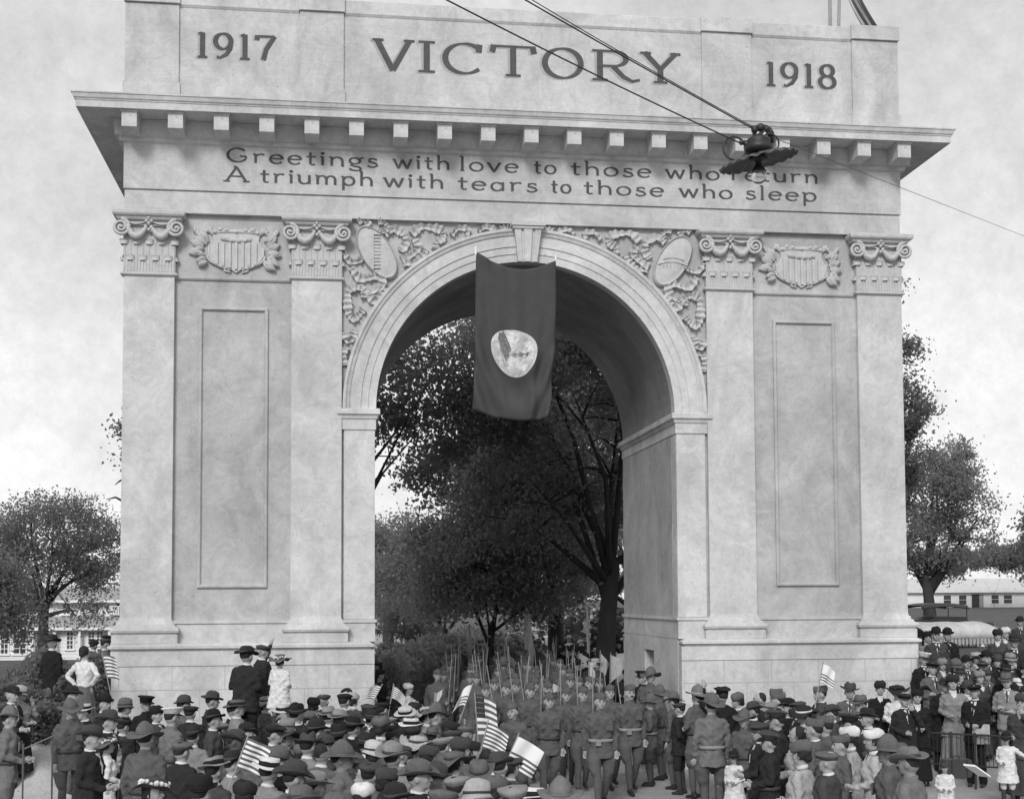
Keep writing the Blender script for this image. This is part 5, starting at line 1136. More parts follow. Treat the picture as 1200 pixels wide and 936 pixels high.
# left crowd (photo order: far left to centre)
C = 'onlookers packed along the left of the road'
P(12, 803, 60, 'front', 'trilby', 'dark', 'coat', 'dark', 'man in dark hat and open white shirt at the far left edge, behind the others', 1.74, group=C)
P(25, 806, 75, 'chin', 'cloche', 'pale', 'blouse', 'pale', 'woman in pale hat at the far left edge beside the open shirted man', 1.6, lc='dark', hair='long', group=C)
P(5, 826, 95, 'front', 'campaign', 'lkhaki', 'tunic', 'lkhaki', 'soldier in pale khaki with coat over his arm, cut by the left edge', 1.76, group=C)
P(82, 817, 25, 'stand', 'campaign', 'mid', 'tunic', 'khaki', 'soldier in campaign hat standing by the path, facing the camera at left', 1.76, group=C)
P(101, 848, 75, 'front', 'slouch', 'charcoal', 'coat', 'dark', 'man in dark suit and soft hat with a broad white collar, left foreground', 1.76, group=C, tie=False)
P(122, 864, 110, 'chin', 'flowered', 'mid', 'blouse', 'white', 'girl in white with flowered hat, hand at her mouth, left foreground', 1.45, hair='long', group=C)
P(87, 803, 70, 'stand', 'slouch', 'dark', 'coat', 'dark', 'man in wide black hat behind the facing soldier at left', 1.76, group=C)
P(117, 812, 55, 'stand', 'bowler', 'black', 'coat', 'dark', 'man in black bowler near the left corner of the arch', 1.74, group=C)
P(104, 825, 300, 'stand', 'boater', 'straw', 'coat', 'black', 'man in tilted straw hat below the bowler at left', 1.66, group=C)
P(126, 830, 75, 'stand', 'fedora', 'charcoal', 'coat', 'dark', 'older man in dark fedora with white collar below the bowler', 1.74, group=C)
P(148, 818, 85, 'front', 'cloche', 'mid', 'suit', 'black', 'woman in black dress and grey brimmed hat in front of the left pedestal', 1.62, hair='long', group=C)
P(172, 815, 30, 'stand', 'peaked', 'black', 'tunic', 'black', 'man in black uniform and peaked cap before the left pedestal', 1.74, group=C)
P(184, 827, 60, 'stand', 'toque', 'black', 'coat', 'dark', 'person in small black hat beside the black uniformed man', 1.6, group=C)
P(172, 845, 165, 'stand', 'campaign', 'mid', 'tunic', 'khaki', 'broad soldier in flat brimmed campaign hat seen from behind, left foreground', 1.80, group=C, girth=1.08)
P(196, 829, 130, 'fold', 'peaked', 'white', 'tunic', 'lkhaki', 'officer in white topped cap seen from behind with folded arms', 1.78, lc='khaki', group=C, band_c='dark')
P(214, 814, 105, 'fold', 'bowler', 'charcoal', 'coat', 'mid', 'man in rounded dark hat and grey suit looking right before the pedestal', 1.76, group=C)
P(244, 808, 95, 'stand', 'fedora', 'charcoal', 'coat', 'charcoal', 'tall man in dark fedora gazing up right, at the middle of the left pedestal', 1.78, group=C)
P(249, 829, 90, 'stand', 'fedora', 'black', 'coat', 'dark', 'man in black flat brimmed hat below the tall gazing man', 1.70, group=C)
P(259, 846, 130, 'front', 'cap', 'grey', 'coat', 'mid', 'boy in pale grey cap bending among taller people at left', 1.5, group=C)
P(270, 853, 85, 'stand', 'slouch', 'charcoal', 'coat', 'mid', 'person in drooping dark brim hat left of the stick flag', 1.66, skin=2, group=C)
P(250, 888, 140, 'stand', 'boater', 'grey', 'coat', 'dark', 'man in grey straw hat with wide black band above the black bowler, foreground', 1.70, group=C, tiltv=(.1, .25, .3))
P(236, 908, 150, 'stand', 'bowler', 'black', 'coat', 'black', 'man in large black bowler at the bottom edge, left foreground', 1.72, group=C)
P(181, 911, 60, 'stand', 'flowered', 'charcoal', 'suit', 'dark', 'woman in dark hat with white flowers at the bottom edge below the broad soldier', 1.64, hair='long', group=C)
P(291, 915, 170, 'stand', 'toque', 'dark', 'suit', 'dark', 'person in round black hat at the bottom edge right of the bowler', 1.64, hair='long', group=C)
P(308, 889, 140, 'stand', 'boater', 'white', 'coat', 'charcoal', 'man in bright white straw boater with black band, centre left foreground', 1.72, group=C)
P(281, 821, 100, 'stand', 'boater', 'mid', 'coat', 'dark', 'young man in dark banded straw hat under the climbing man', 1.72, group=C)
P(295, 812, 60, 'stand', 'peaked', 'pale', 'coat', 'dark', 'boy in white banded cap directly below the man in the long coat', 1.66, group=C)
P(268, 819, 100, 'stand', 'fedora', 'dark', 'coat', 'dark', 'man in dark hat left of the banded straw hats', 1.70, group=C)
P(309, 815, 100, 'stand', 'wide', 'grey', 'suit', 'mid', 'woman in wide grey hat below the climbing boy', 1.62, hair='long', group=C)
P(328, 826, 120, 'stand', 'boater', 'straw', 'coat', 'dark', 'man in small pale boater below the child in white', 1.70, group=C)
P(349, 822, 130, 'stand', 'fedora', 'black', 'coat', 'dark', 'man in black fedora with high crown right of the pale boater', 1.72, group=C)
P(370, 817, 150, 'stand', 'toque', 'black', 'suit', 'dark', 'woman in dark round hat, leftmost of three rounded dark hats at the pedestal', 1.64, hair='long', group=C)
P(382, 813, 150, 'stand', 'cap', 'charcoal', 'coat', 'dark', 'man in dark flat cap, middle of three rounded dark hats at the pedestal', 1.72, group=C)
P(400, 812, 150, 'stand', 'cap', 'dark', 'coat', 'dark', 'man in bulky dark cap, rightmost of three rounded dark hats at the pedestal', 1.74, group=C)
P(416, 810, 140, 'stand', 'feathered', 'pale', 'suit', 'dark', 'woman in pale hat with dark curled feather at the pedestal corner', 1.62, hair='long', band_c='dark', group=C)
P(386, 826, 150, 'stand', 'fedora', 'grey', 'coat', 'mid', 'man in pale grey fedora below the three rounded dark hats, left of its twin', 1.68, group=C)
P(399, 830, 150, 'stand', 'fedora', 'grey', 'coat', 'charcoal', 'man in creased grey fedora nearer the camera than its pale twin', 1.70, group=C)
P(426, 824, 120, 'stand', 'cap', 'charcoal', 'coat', 'dark', 'man in soft dark cap left of the small stick flags', 1.70, group=C)
P(437, 829, 120, 'stand', 'slouch', 'dark', 'coat', 'dark', 'man in floppy black hat beneath the small stick flags', 1.70, group=C)
P(416, 838, 130, 'stand', 'fedora', 'black', 'coat', 'black', 'man in pinched black hat behind the white flowered woman', 1.68, group=C)
P(370, 841, 120, 'stand', 'fedora', 'dark', 'coat', 'charcoal', 'man in dark hat left of the tall black fedora in the left crowd', 1.70, group=C)
P(393, 846, 150, 'stand', 'fedora', 'black', 'coat', 'dark', 'man in tall black fedora in the middle of the left crowd', 1.74, group=C)
P(333, 839, 100, 'stand', 'feathered', 'grey', 'suit', 'mid', 'woman in large grey feathered hat behind the white boater', 1.64, hair='long', band_c='grey', group=C)
P(334, 853, 80, 'stand', 'wide', 'mid', 'suit', 'mid', 'woman in grey wide hat showing her profile right of the stick flag', 1.64, hair='long', group=C)
P(356, 857, 150, 'stand', 'slouch', 'charcoal', 'coat', 'dark', 'man in broad charcoal hat tipped back, right of the profile woman', 1.72, group=C)
P(425, 857, 130, 'stand', 'trilby', 'dark', 'coat', 'charcoal', 'man in flat dark hat left of the woman in striped blouse', 1.68, group=C)
P(454, 850, 120, 'stand', 'wide', 'black', 'suit', 'dark', 'woman in broad black hat above the grey fedora', 1.62, hair='long', group=C)
P(400, 867, 80, 'stand', 'campaign', 'mid', 'tunic', 'lkhaki', 'soldier in khaki campaign hat looking down right, centre of the left foreground', 1.78, group=C, skin=1)
P(438, 867, 175, 'front', 'cloche', 'straw', 'blouse', 'pale', 'woman in pale soft hat and striped blouse seen from behind', 1.66, hair='long', group=C)
P(458, 868, 150, 'stand', 'slouch', 'grey', 'coat', 'grey', 'man in grey fedora beside the woman in striped blouse', 1.76, group=C)
P(336, 890, 120, 'stand', 'slouch', 'charcoal', 'coat', 'dark', 'man in large dark creased hat right of the bright white boater', 1.74, group=C)
P(346, 919, 150, 'stand', 'fedora', 'mid', 'coat', 'charcoal', 'man in grey crown hat cut by the bottom edge below the dark creased hat', 1.70, group=C)
P(421, 917, 150, 'stand', 'toque', 'white', 'blouse', 'pale', 'woman in puffy white hat at the bottom edge', 1.62, hair='long', group=C)
P(373, 872, 150, 'stand', 'none', 'mid', 'coat', 'mid', 'bareheaded man with white collar behind the khaki campaign hat', 1.72, group=C)
P(390, 929, 150, 'stand', 'toque', 'mid', 'coat', 'mid', 'person in grey hat barely rising over the bottom edge', 1.66, group=C)
P(457, 839, 130, 'stand', 'cap', 'grey', 'coat', 'mid', 'man in pale grey cap above the broad black hat', 1.66, group=C)
P(431, 846, 120, 'stand', 'flowered', 'dark', 'suit', 'dark', 'woman with white flowers round her dark hat in the left crowd', 1.60, hair='long', group=C)
P(476, 842, 110, 'stand', 'boater', 'white', 'coat', 'pale', 'person in stiff white straw hat left of the polka dot hat', 1.66, group=C)
P(472, 829, 80, 'stand', 'boater', 'straw', 'coat', 'dark', 'man in tipped pale boater in front of the white dressed girl', 1.66, group=C, tiltv=(-.1, -.35, 0))
P(497, 829, 80, 'stand', 'flowered', 'pale', 'suit', 'grey', 'woman in broad pale hat with dotted crown, centre of the crowd', 1.62, hair='long', band_c='charcoal', group=C)
P(508, 823, 100, 'stand', 'campaign', 'mid', 'tunic', 'khaki', 'soldier in campaign hat behind the dotted hat', 1.72, group=C)
P(523, 844, 130, 'stand', 'toque', 'dark', 'suit', 'charcoal', 'woman in wide fuzzy dark hat right of the dotted hat', 1.64, hair='long', group=C)
P(531, 855, 130, 'stand', 'cap', 'charcoal', 'coat', 'charcoal', 'man in dark cap below the fuzzy dark hat', 1.68, group=C)
P(522, 863, 140, 'stand', 'cap', 'grey', 'coat', 'mid', 'man in small pale brown cap in the centre foreground crowd', 1.66, group=C)
P(544, 864, 110, 'stand', 'toque', 'charcoal', 'suit', 'mid', 'woman in dark fur hat turning right, left of the slanting flag', 1.64, hair='long', group=C)
P(502, 872, 110, 'stand', 'toque', 'charcoal', 'suit', 'pale', 'person in dark knitted cap behind the big grey fedoras', 1.66, hair='long', group=C)
P(491, 862, 120, 'stand', 'wide', 'pale', 'blouse', 'pale', 'woman in wavy pale brimmed hat, centre foreground crowd', 1.62, hair='long', group=C)
P(530, 881, 120, 'stand', 'wide', 'mid', 'suit', 'mid', 'woman in speckled grey tweed hat, centre foreground', 1.62, hair='long', group=C)
P(489, 889, 80, 'stand', 'slouch', 'mid', 'coat', 'dark', 'man in big grey fedora showing profile and white collar, centre foreground', 1.76, group=C)
P(514, 892, 80, 'stand', 'fedora', 'charcoal', 'coat', 'dark', 'man in dark grey fedora just right of the profile man', 1.72, group=C)
P(560, 889, 160, 'stand', 'slouch', 'mid', 'coat', 'charcoal', 'man in dented soft grey felt hat below the slanting flags', 1.72, group=C, tiltv=(-.35, .1, .2))
P(571, 877, 130, 'stand', 'none', 'mid', 'blouse', 'white', 'bareheaded dark haired woman with white collar under the slanting flags', 1.60, hair='long', lc='dark', group=C)
P(588, 879, 150, 'stand', 'trilby', 'charcoal', 'coat', 'charcoal', 'man in soft dark trilby right of the bareheaded woman', 1.68, group=C)
P(596, 887, 120, 'stand', 'cap', 'charcoal', 'coat', 'mid', 'person in grey cap pulled over dark hair near the marching men', 1.66, hair='long', group=C)
P(539, 909, 140, 'stand', 'cap', 'grey', 'coat', 'grey', 'person in pale knitted cap near the bottom edge', 1.66, group=C)
P(552, 914, 100, 'stand', 'cloche', 'pale', 'blouse', 'pale', 'woman in pale hat and scarf near the bottom edge beside the knitted cap', 1.60, hair='long', group=C)
P(585, 908, 150, 'stand', 'toque', 'mid', 'suit', 'mid', 'person in rolled fur hat near the bottom edge', 1.66, hair='long', group=C)
P(600, 920, 160, 'stand', 'cap', 'grey', 'coat', 'mid', 'man in large pale flat cap at the bottom edge', 1.74, group=C, tiltv=(-.15, .1, .4))
P(622, 926, 160, 'stand', 'boater', 'white', 'coat', 'dark', 'person in white brimmed hat barely over the bottom edge', 1.66, group=C)
P(661, 909, 170, 'stand', 'campaign', 'lkhaki', 'tunic', 'khaki', 'soldier in pale campaign hat with lifted peak alone at the bottom edge centre', 1.76, group=C)
P(479, 800, 60, 'out', 'toque', 'white', 'blouse', 'white', 'girl all in white with outstretched arm at the foot of the left pier', 1.55, hair='long', group=C)
for i, (px, py, hat, hc, jc, lab) in enumerate(((322, 872, 'fedora', 'mid', 'charcoal', 'man in grey hat behind the bright white boater'), (318, 848, 'cap', 'dark', 'dark', 'man in dark cap between the stick flag and the wide grey hat'), (228, 848, 'trilby', 'dark', 'dark', 'man in black trilby behind the officer with folded arms'), (362, 903, 'slouch', 'grey', 'mid', 'man in light grey hat right of the large dark creased hat'),
    (450, 899, 'toque', 'charcoal', 'mid', 'person in dark knitted hat before the woman in striped blouse'), (468, 915, 'fedora', 'dark', 'charcoal', 'man in dark hat left of the profile man near the bottom'), (512, 925, 'cap', 'mid', 'mid', 'person in cap below the two big grey fedoras'), (412, 890, 'cap', 'mid', 'grey', 'boy in cap leaning behind the khaki campaign hat'),
    (342, 826, 'cap', 'dark', 'dark', 'man in black cap hard against the pedestal under the child'), (358, 832, 'trilby', 'mid', 'dark', 'man in small grey trilby behind the black high crowned fedora'), (380, 858, 'fedora', 'charcoal', 'dark', 'man in dark hat wedged left of the khaki campaign hat'), (444, 838, 'toque', 'mid', 'mid', 'woman in grey hat under the floppy black hat'),
    (486, 851, 'cap', 'dark', 'charcoal', 'man in dark cap below the white boater'), (508, 850, 'fedora', 'mid', 'mid', 'man in grey felt hat under the dotted hat'), (470, 872, 'cap', 'charcoal', 'dark', 'man in charcoal cap right of the grey fedora'), (270, 877, 'fedora', 'dark', 'dark', 'man in dark fedora below the drooping brim'), (215, 868, 'cap', 'mid', 'dark', 'man in cap before the officer with folded arms'),
    (450, 822, 'cap', 'dark', 'dark', 'man in dark cap beneath the two small flags'), (486, 822, 'toque', 'dark', 'dark', 'woman in dark hat right of the girl in white'), (556, 868, 'toque', 'dark', 'mid', 'woman in black hat under the hanging flag'), (540, 850, 'cap', 'mid', 'charcoal', 'man in cap behind the dark fur hat'), (142, 842, 'cap', 'dark', 'dark', 'man in dark cap left of the broad soldier'),
    (300, 862, 'toque', 'dark', 'dark', 'person in black hat behind the stick flag'), (285, 845, 'trilby', 'dark', 'dark', 'man in dark trilby left of the stick flag'), (350, 872, 'toque', 'mid', 'charcoal', 'woman in grey hat behind the broad charcoal hat'), (430, 893, 'cap', 'charcoal', 'mid', 'man in charcoal cap between khaki soldier and striped blouse'), (226, 826, 'cap', 'dark', 'dark', 'boy in cap behind the man in grey suit'))):
    P(px, py, R_.choice((80, 110, 140, 160)), 'stand', hat, hc, 'coat' if hat != 'toque' else 'suit', jc, lab, R_.uniform(1.62, 1.72), group=C, hair='long' if hat == 'toque' else 'short')
# raised figures at the left of the arch and against the pedestal
B = 'people raised above the crowd at the left of the arch'
P(62, 742, 150, 'stand', 'fedora', 'dark', 'coat', 'black', 'man in black suit standing high on the bank at the left, hands low', 1.78, lift=.80, group=B)
P(100, 757, 150, 'hips', 'none', 'dark', 'blouse', 'white', 'woman in white blouse with hands on hips on the bank', 1.68, hair='long', lc='mid', lift=.80, group=B)
P(107, 749, 150, 'stand', 'toque', 'dark', 'coat', 'dark', 'person in dark hat behind the white bloused woman', 1.56, lift=.80, group=B)
P(120, 748, 110, 'fold', 'cap', 'charcoal', 'coat', 'charcoal', 'man in cap with arm bent beside the white bloused woman', 1.64, lift=.80, group=B)
P(126, 743, 60, 'stand', 'cap', 'dark', 'coat', 'dark', 'man in dark cap peering round the left corner of the pedestal', 1.72, lift=.80, group=B)
P(287, 755, 150, 'front', 'fedora', 'dark', 'coat', 'dark', 'man in long dark coat raised above the crowd against the left pedestal', 1.78, lift=.72, group=B, girth=1.12)
P(304, 755, 110, 'raise', 'cap', 'charcoal', 'coat', 'dark', 'boy in cap with raised hand beside the raised man in dark coat', 1.66, lift=.86, group=B)
P(327, 767, 150, 'front', 'flowered', 'mid', 'smock', 'white', 'small child in white with flowered bonnet perched right of the raised boy', 1.25, lift=1.16, lower='knickers', lc='grey', hair='long', group=B)
# right side, scouts and soldiers by the right pier
Q = 'scouts and onlookers standing by the right pier'
P(752, 786, 300, 'fold', 'peaked', 'dark', 'tunic', 'black', 'man in black uniform with white edging at the small doorway of the right pier', 1.76, lift=.10, group=Q)
P(760, 781, 330, 'stand', 'campaign', 'mid', 'tunic', 'khaki', 'soldier in campaign hat against the doorway in the right jamb', 1.72, lift=.2, group=Q)
P(760, 812, 250, 'front', 'campaign', 'mid', 'tunic', 'khaki', 'boy scout with pale belt, first in the line of campaign hats', 1.55, belt=1, group=Q)
P(774, 802, 240, 'fold', 'campaign', 'mid', 'tunic', 'khaki', 'tall scout in campaign hat second in the line, arms folded', 1.68, group=Q)
P(789, 810, 230, 'stand', 'campaign', 'mid', 'tunic', 'khaki', 'scout in campaign hat third in the line at the pier corner', 1.60, group=Q)
P(796, 823, 235, 'back', 'cap', 'charcoal', 'coat', 'dark', 'boy in dark coat and flat cap leaning between the campaign hats', 1.52, lower='knickers', group=Q)
P(815, 802, 210, 'fold', 'campaign', 'lkhaki', 'tunic', 'khaki', 'soldier in pale campaign hat with pale band behind the officer in boots', 1.74, group=Q, band_c='pale')
P(833, 811, 178, 'stand', 'campaign', 'mid', 'tunic', 'lkhaki', 'officer in pale belted tunic and leggings with his back to the camera', 1.80, lc='khaki', belt=1, group=Q, girth=1.06)
P(849, 806, 185, 'salute', 'peaked', 'black', 'overcoat', 'black', 'man in black peaked cap and dark coat raising a white cuffed hand', 1.80, group=Q)
P(867, 811, 270, 'stand', 'toque', 'mid', 'suit', 'charcoal', 'woman in dark hat with bright white band behind the black peaked cap', 1.64, hair='long', group=Q)
P(872, 829, 325, 'stand', 'campaign', 'mid', 'tunic', 'khaki', 'boy soldier in campaign hat turned to the camera with sleeve patch', 1.60, group=Q)
P(861, 880, 320, 'front', 'cloche', 'black', 'smock', 'white', 'little girl in white coat and black hat in front of the boy soldier', 1.02, lower='knickers', lc='white', hair='long', group=Q)
T = 'onlookers crowding in front of the right pedestal'
P(893, 812, 260, 'stand', 'none', 'dark', 'coat', 'charcoal', 'bareheaded dark haired man behind the wide light hat', 1.72, group=T)
P(880, 820, 250, 'stand', 'trilby', 'charcoal', 'coat', 'dark', 'man in dark trilby behind the boy soldier', 1.70, group=T)
P(902, 824, 270, 'stand', 'wide', 'grey', 'suit', 'charcoal', 'woman in wide grey brimmed hat left of the big peaked cap', 1.64, hair='long', group=T)
P(911, 833, 245, 'stand', 'peaked', 'charcoal', 'tunic', 'dark', 'officer in large round topped peaked cap seen from above', 1.76, group=T, girth=1.05)
P(908, 808, 260, 'stand', 'garrison', 'khaki', 'tunic', 'khaki', 'soldier in overseas cap, left of two close together by the pedestal', 1.74, group=T)
P(916, 812, 250, 'stand', 'garrison', 'khaki', 'tunic', 'khaki', 'soldier in overseas cap, right of two close together by the pedestal', 1.74, group=T)
P(926, 816, 270, 'stand', 'fedora', 'black', 'coat', 'black', 'man in black fedora right of the two overseas caps', 1.70, group=T)
P(938, 821, 260, 'stand', 'cap', 'charcoal', 'coat', 'charcoal', 'man in dark cap behind the white crowned hat', 1.70, group=T)
P(944, 827, 250, 'front', 'wide', 'dark', 'suit', 'mid', 'woman whose hat has a white crown and dark brim', 1.62, hair='long', band_c='white', group=T)
P(961, 804, 275, 'stand', 'garrison', 'khaki', 'overcoat', 'charcoal', 'young soldier in overseas cap showing a clear left profile against the pedestal', 1.76, group=T)
P(993, 798, 340, 'fold', 'fedora', 'charcoal', 'coat', 'charcoal', 'man in fedora facing the camera with folded arms before the pedestal', 1.74, group=T)
P(1029, 798, 340, 'front', 'toque', 'dark', 'suit', 'black', 'woman in black suit with white shirt front, hands clasped, before the pedestal', 1.66, hair='long', group=T)
P(1050, 803, 345, 'front', 'flowered', 'dark', 'blouse', 'white', 'woman in white blouse holding a dark coat before the pedestal', 1.62, lc='dark', hair='long', band_c='dark', group=T)
P(1007, 813, 300, 'stand', 'slouch', 'mid', 'coat', 'charcoal', 'man in broad grey hat and white collar in front of the folded arms man', 1.72, group=T)
P(931, 851, 250, 'front', 'none', 'dark', 'blouse', 'pale', 'bareheaded dark haired woman looking down beside the patched soldier', 1.60, hair='long', group=T)
P(952, 843, 235, 'front', 'garrison', 'khaki', 'overcoat', 'khaki', 'soldier in long coat and overseas cap with a round sleeve patch, right foreground', 1.76, group=T)
P(971, 840, 225, 'stand', 'garrison', 'khaki', 'tunic', 'khaki', 'soldier in overseas cap just right of the patched soldier', 1.74, group=T)
P(1002, 838, 240, 'stand', 'peaked', 'dark', 'tunic', 'black', 'sailor like man in flat dark cap behind the two white hats', 1.70, group=T)
P(997, 850, 240, 'front', 'toque', 'white', 'suit', 'pale', 'woman in white hat and pale coat, left of the two white hats', 1.66, hair='long', group=T)
P(1026, 853, 245, 'front', 'toque', 'white', 'suit', 'pale', 'woman in white hat and pale coat, right of the two white hats', 1.66, hair='long', group=T)
P(1045, 860, 240, 'stand', 'campaign', 'mid', 'tunic', 'khaki', 'soldier in dark campaign hat in the right foreground', 1.76, skin=1, group=T)
P(1074, 873, 225, 'stand', 'slouch', 'lkhaki', 'tunic', 'lkhaki', 'soldier in dented pale hat and pale jacket, nearest at the right', 1.78, skin=1, group=T)
for px, py, hat, hc, jk, jc, lab in ((944, 868, 'toque', 'mid', 'suit', 'pale', 'woman in grey hat below the bareheaded woman'), (985, 862, 'garrison', 'khaki', 'tunic', 'khaki', 'soldier in overseas cap left of the white hatted women'), (890, 846, 'cap', 'charcoal', 'coat', 'dark', 'man in dark cap below the wide grey brimmed hat'), (1020, 828, 'fedora', 'dark', 'coat', 'dark', 'man in dark fedora behind the sailor like man'), (978, 824, 'trilby', 'charcoal', 'coat', 'charcoal', 'man in dark trilby between profile soldier and broad grey hat'),
                                     (902, 858, 'peaked', 'charcoal', 'tunic', 'dark', 'man in dark peaked cap below the large round topped cap'), (968, 880, 'cap', 'mid', 'coat', 'charcoal', 'man in grey cap at the feet of the patched soldier')):
    P(px, py, R_.choice((230, 250, 265)), R_.choice(('stand', 'front')), hat, hc, jk, jc, lab, R_.uniform(1.6, 1.74), group=T, hair='long' if hat == 'toque' else 'short')
U = 'people by the railing to the right of the arch'
P(1073, 806, 340, 'front', 'feathered', 'black', 'suit', 'black', 'woman in black with plumed hat and white collar at the pedestal corner', 1.64, hair='long', band_c='black', group=U)
P(1106, 793, 350, 'fold', 'trilby', 'dark', 'overcoat', 'black', 'stout woman in black coat with arms folded, looking up behind the railing', 1.70, group=U, girth=1.15)
P(1142, 801, 320, 'front', 'cap', 'black', 'coat', 'black', 'man in black suit holding a bundled cloth in front of the railing', 1.76, lower='trousers', group=U)
P(1083, 765, 350, 'stand', 'peaked', 'white', 'coat', 'black', 'man in white topped cap and dark suit at the pedestal edge', 1.76, group=U, band_c='dark')
P(1103, 771, 350, 'stand', 'toque', 'grey', 'suit', 'charcoal', 'woman in hat with white trim behind the railing', 1.62, hair='long', group=U)
P(1123, 772, 340, 'stand', 'cloche', 'mid', 'suit', 'charcoal', 'woman in grey cloche hat with broad white collar', 1.62, hair='long', group=U)
P(1098, 734, 350, 'stand', 'bowler', 'black', 'coat', 'charcoal', 'man in black bowler and grey coat, left of two high behind the crowd', 1.76, group=U)
P(1112, 735, 350, 'stand', 'bowler', 'black', 'overcoat', 'black', 'man in black hat and black coat, right of two high behind the crowd', 1.76, group=U)
P(1085, 739, 340, 'stand', 'toque', 'black', 'suit', 'dark', 'woman in black hat left of the two bowler hats', 1.62, hair='long', group=U)
P(1135, 767, 350, 'stand', 'bowler', 'black', 'coat', 'dark', 'man in bowler just right of the grey cloche hat', 1.70, group=U)
P(1130, 797, 10, 'stand', 'cloche', 'charcoal', 'suit', 'dark', 'woman with white trimmed dark hat left of the man holding cloth', 1.58, hair='long', group=U)
P(1146, 785, 5, 'stand', 'toque', 'grey', 'suit', 'charcoal', 'elderly woman in grey hat directly behind the man holding cloth', 1.58, hair='long', group=U)
P(1158, 782, 340, 'front', 'trilby', 'charcoal', 'overcoat', 'mid', 'woman in long grey coat behind the railing', 1.66, hair='long', group=U)
P(1176, 778, 340, 'stand', 'slouch', 'black', 'coat', 'black', 'man in wide black hat with white shirt front near the right edge', 1.74, group=U)
P(1190, 795, 0, 'front', 'cloche', 'white', 'blouse', 'white', 'girl in bright white hat holding something at the right edge', 1.55, hair='long', lc='grey', group=U)
P(1180, 857, 330, 'out', 'cloche', 'black', 'smock', 'white', 'small boy in white suit and striped socks standing on the pavement at right', 1.15, lower='knickers', lc='white', group=U)
P(1108, 892, 340, 'front', 'trilby', 'charcoal', 'smock', 'white', 'tiny child in white with dark bow below the railing', .92, lower='knickers', lc='white', group=U)
P(1168, 737, 330, 'stand', 'toque', 'dark', 'suit', 'charcoal', 'woman in dark dress farther back, left of a white hatted companion', 1.62, hair='long', group=U)
P(1176, 735, 330, 'stand', 'toque', 'white', 'suit', 'mid', 'woman in white hat farther back beside a dark dressed companion', 1.62, hair='long', group=U)
P(1149, 731, 0, 'stand', 'toque', 'white', 'blouse', 'white', 'small distant child in white on the lawn near the canopy', 1.2, hair='long', group=U)
P(1197, 722, 340, 'stand', 'bowler', 'dark', 'coat', 'dark', 'man in dark hat on the lawn cut by the right edge', 1.74, group=U)
P(1120, 704, 180, 'stand', 'none', 'dark', 'coat', 'grey', 'man in grey jacket standing high behind the white canopy, back turned', 1.7, lift=2.1, group=U)
for px, py, hat, hc, jk, jc, lab in ((1117, 790, 'toque', 'dark', 'suit', 'dark', 'woman in dark hat between the cloche and the stout woman'), (1199, 776, 'fedora', 'dark', 'coat', 'charcoal', 'man in dark fedora cut by the right edge'), (1143, 765, 'wide', 'pale', 'suit', 'grey', 'woman in pale wide hat behind the bowler'), (1158, 762, 'bowler', 'black', 'coat', 'black', 'man in bowler behind the woman in long grey coat'),
    (1092, 776, 'cap', 'dark', 'coat', 'dark', 'man in cap behind the hat with white trim'), (1186, 765, 'cloche', 'grey', 'suit', 'charcoal', 'woman in grey hat behind the wide black hat'), (1170, 768, 'toque', 'charcoal', 'suit', 'dark', 'woman in dark round hat left of the grey hat'), (1152, 775, 'cap', 'charcoal', 'coat', 'charcoal', 'man in cap between elderly woman and long grey coat'),
    (1182, 788, 'trilby', 'mid', 'coat', 'dark', 'man in grey trilby behind the bright white hat'), (1128, 782, 'trilby', 'dark', 'coat', 'dark', 'man in dark hat under the bowler'), (1190, 742, 'fedora', 'dark', 'coat', 'dark', 'man in dark suit on the lawn near the right edge'), (1196, 812, 'toque', 'charcoal', 'suit', 'dark', 'woman in dark hat at the right edge below the white hat'), (1060, 812, 'cap', 'dark', 'coat', 'dark', 'man in dark cap left of the plumed hat')):
    P(px, py, R_.choice((315, 330, 345, 0)), R_.choice(('stand', 'front', 'fold', 'chin')), hat, hc, jk, jc, lab, R_.uniform(1.6, 1.74), group=U, hair='long' if hat in ('toque', 'cloche', 'wide') else 'short')

# ------------------------------------------------------------------ rifles
def rifle_mesh():
    m = MB(); m.obox((0, 0, .10), (.015, 0, 0), (0, .026, 0), (0, 0, .12)).obox((0, .004, .30), (.011, 0, 0), (0, .018, 0), (0, 0, .10)).obox((0, .0, .62), (.009, 0, 0), (0, .013, 0), (0, 0, .24)); a = m.mesh('stock', M_STOCK, False)
    b = MB().tube([(0, -.012, .45), (0, -.012, 1.16)], [.009, .007], 6).box(-.003, .003, -.022, -.012, 1.12, 1.14).mesh('barrel', M_GUN); return a, b
M_STOCK = mat('rifle_wood', .18, .5, .2, 12, spec=.4); M_GUN = mat('gunmetal', .30, .35, .1, 12, spec=.6); RM = rifle_mesh()
fused = MB(); 
def rifle(p, lab, group='rifles held upright by the marching soldiers', lean=None, lod=False):
    """p: person object; the butt sits in the right hand by the belt"""
    M = p.matrix_basis; rz = p.rotation_euler.z; s = p.scale.z; off = Vector((.175*s, -.20*s, .0)); off.rotate(Matrix.Rotation(rz, 3, 'Z')); loc = Vector(p.location)+off+Vector((0, 0, .98*s))
    le = lean if lean is not None else (R_.uniform(.0, .24), R_.uniform(-.16, .10), rz)
    o = empty('rifle', loc, label=lab, cat='rifle', group=group); o.rotation_euler = le
    link('stock', RM[0], o); link('barrel', RM[1], o); return o
SL = {(680, 805): ('tall pale upright rifle held between the two front soldiers', (.02, 0, 0)), (664, 806): ('rifle just left of the tallest pale one', (.05, -.02, 0)), (716, 803): ('rifle leaning left behind the front officer', (.05, -.14, 0)), (570, 801): ('rifle leaning above the slanting flags', (.06, -.16, 0)), (619, 801): ('rifle held upright in front of the left face of the second rank', (.03, .02, 0))}
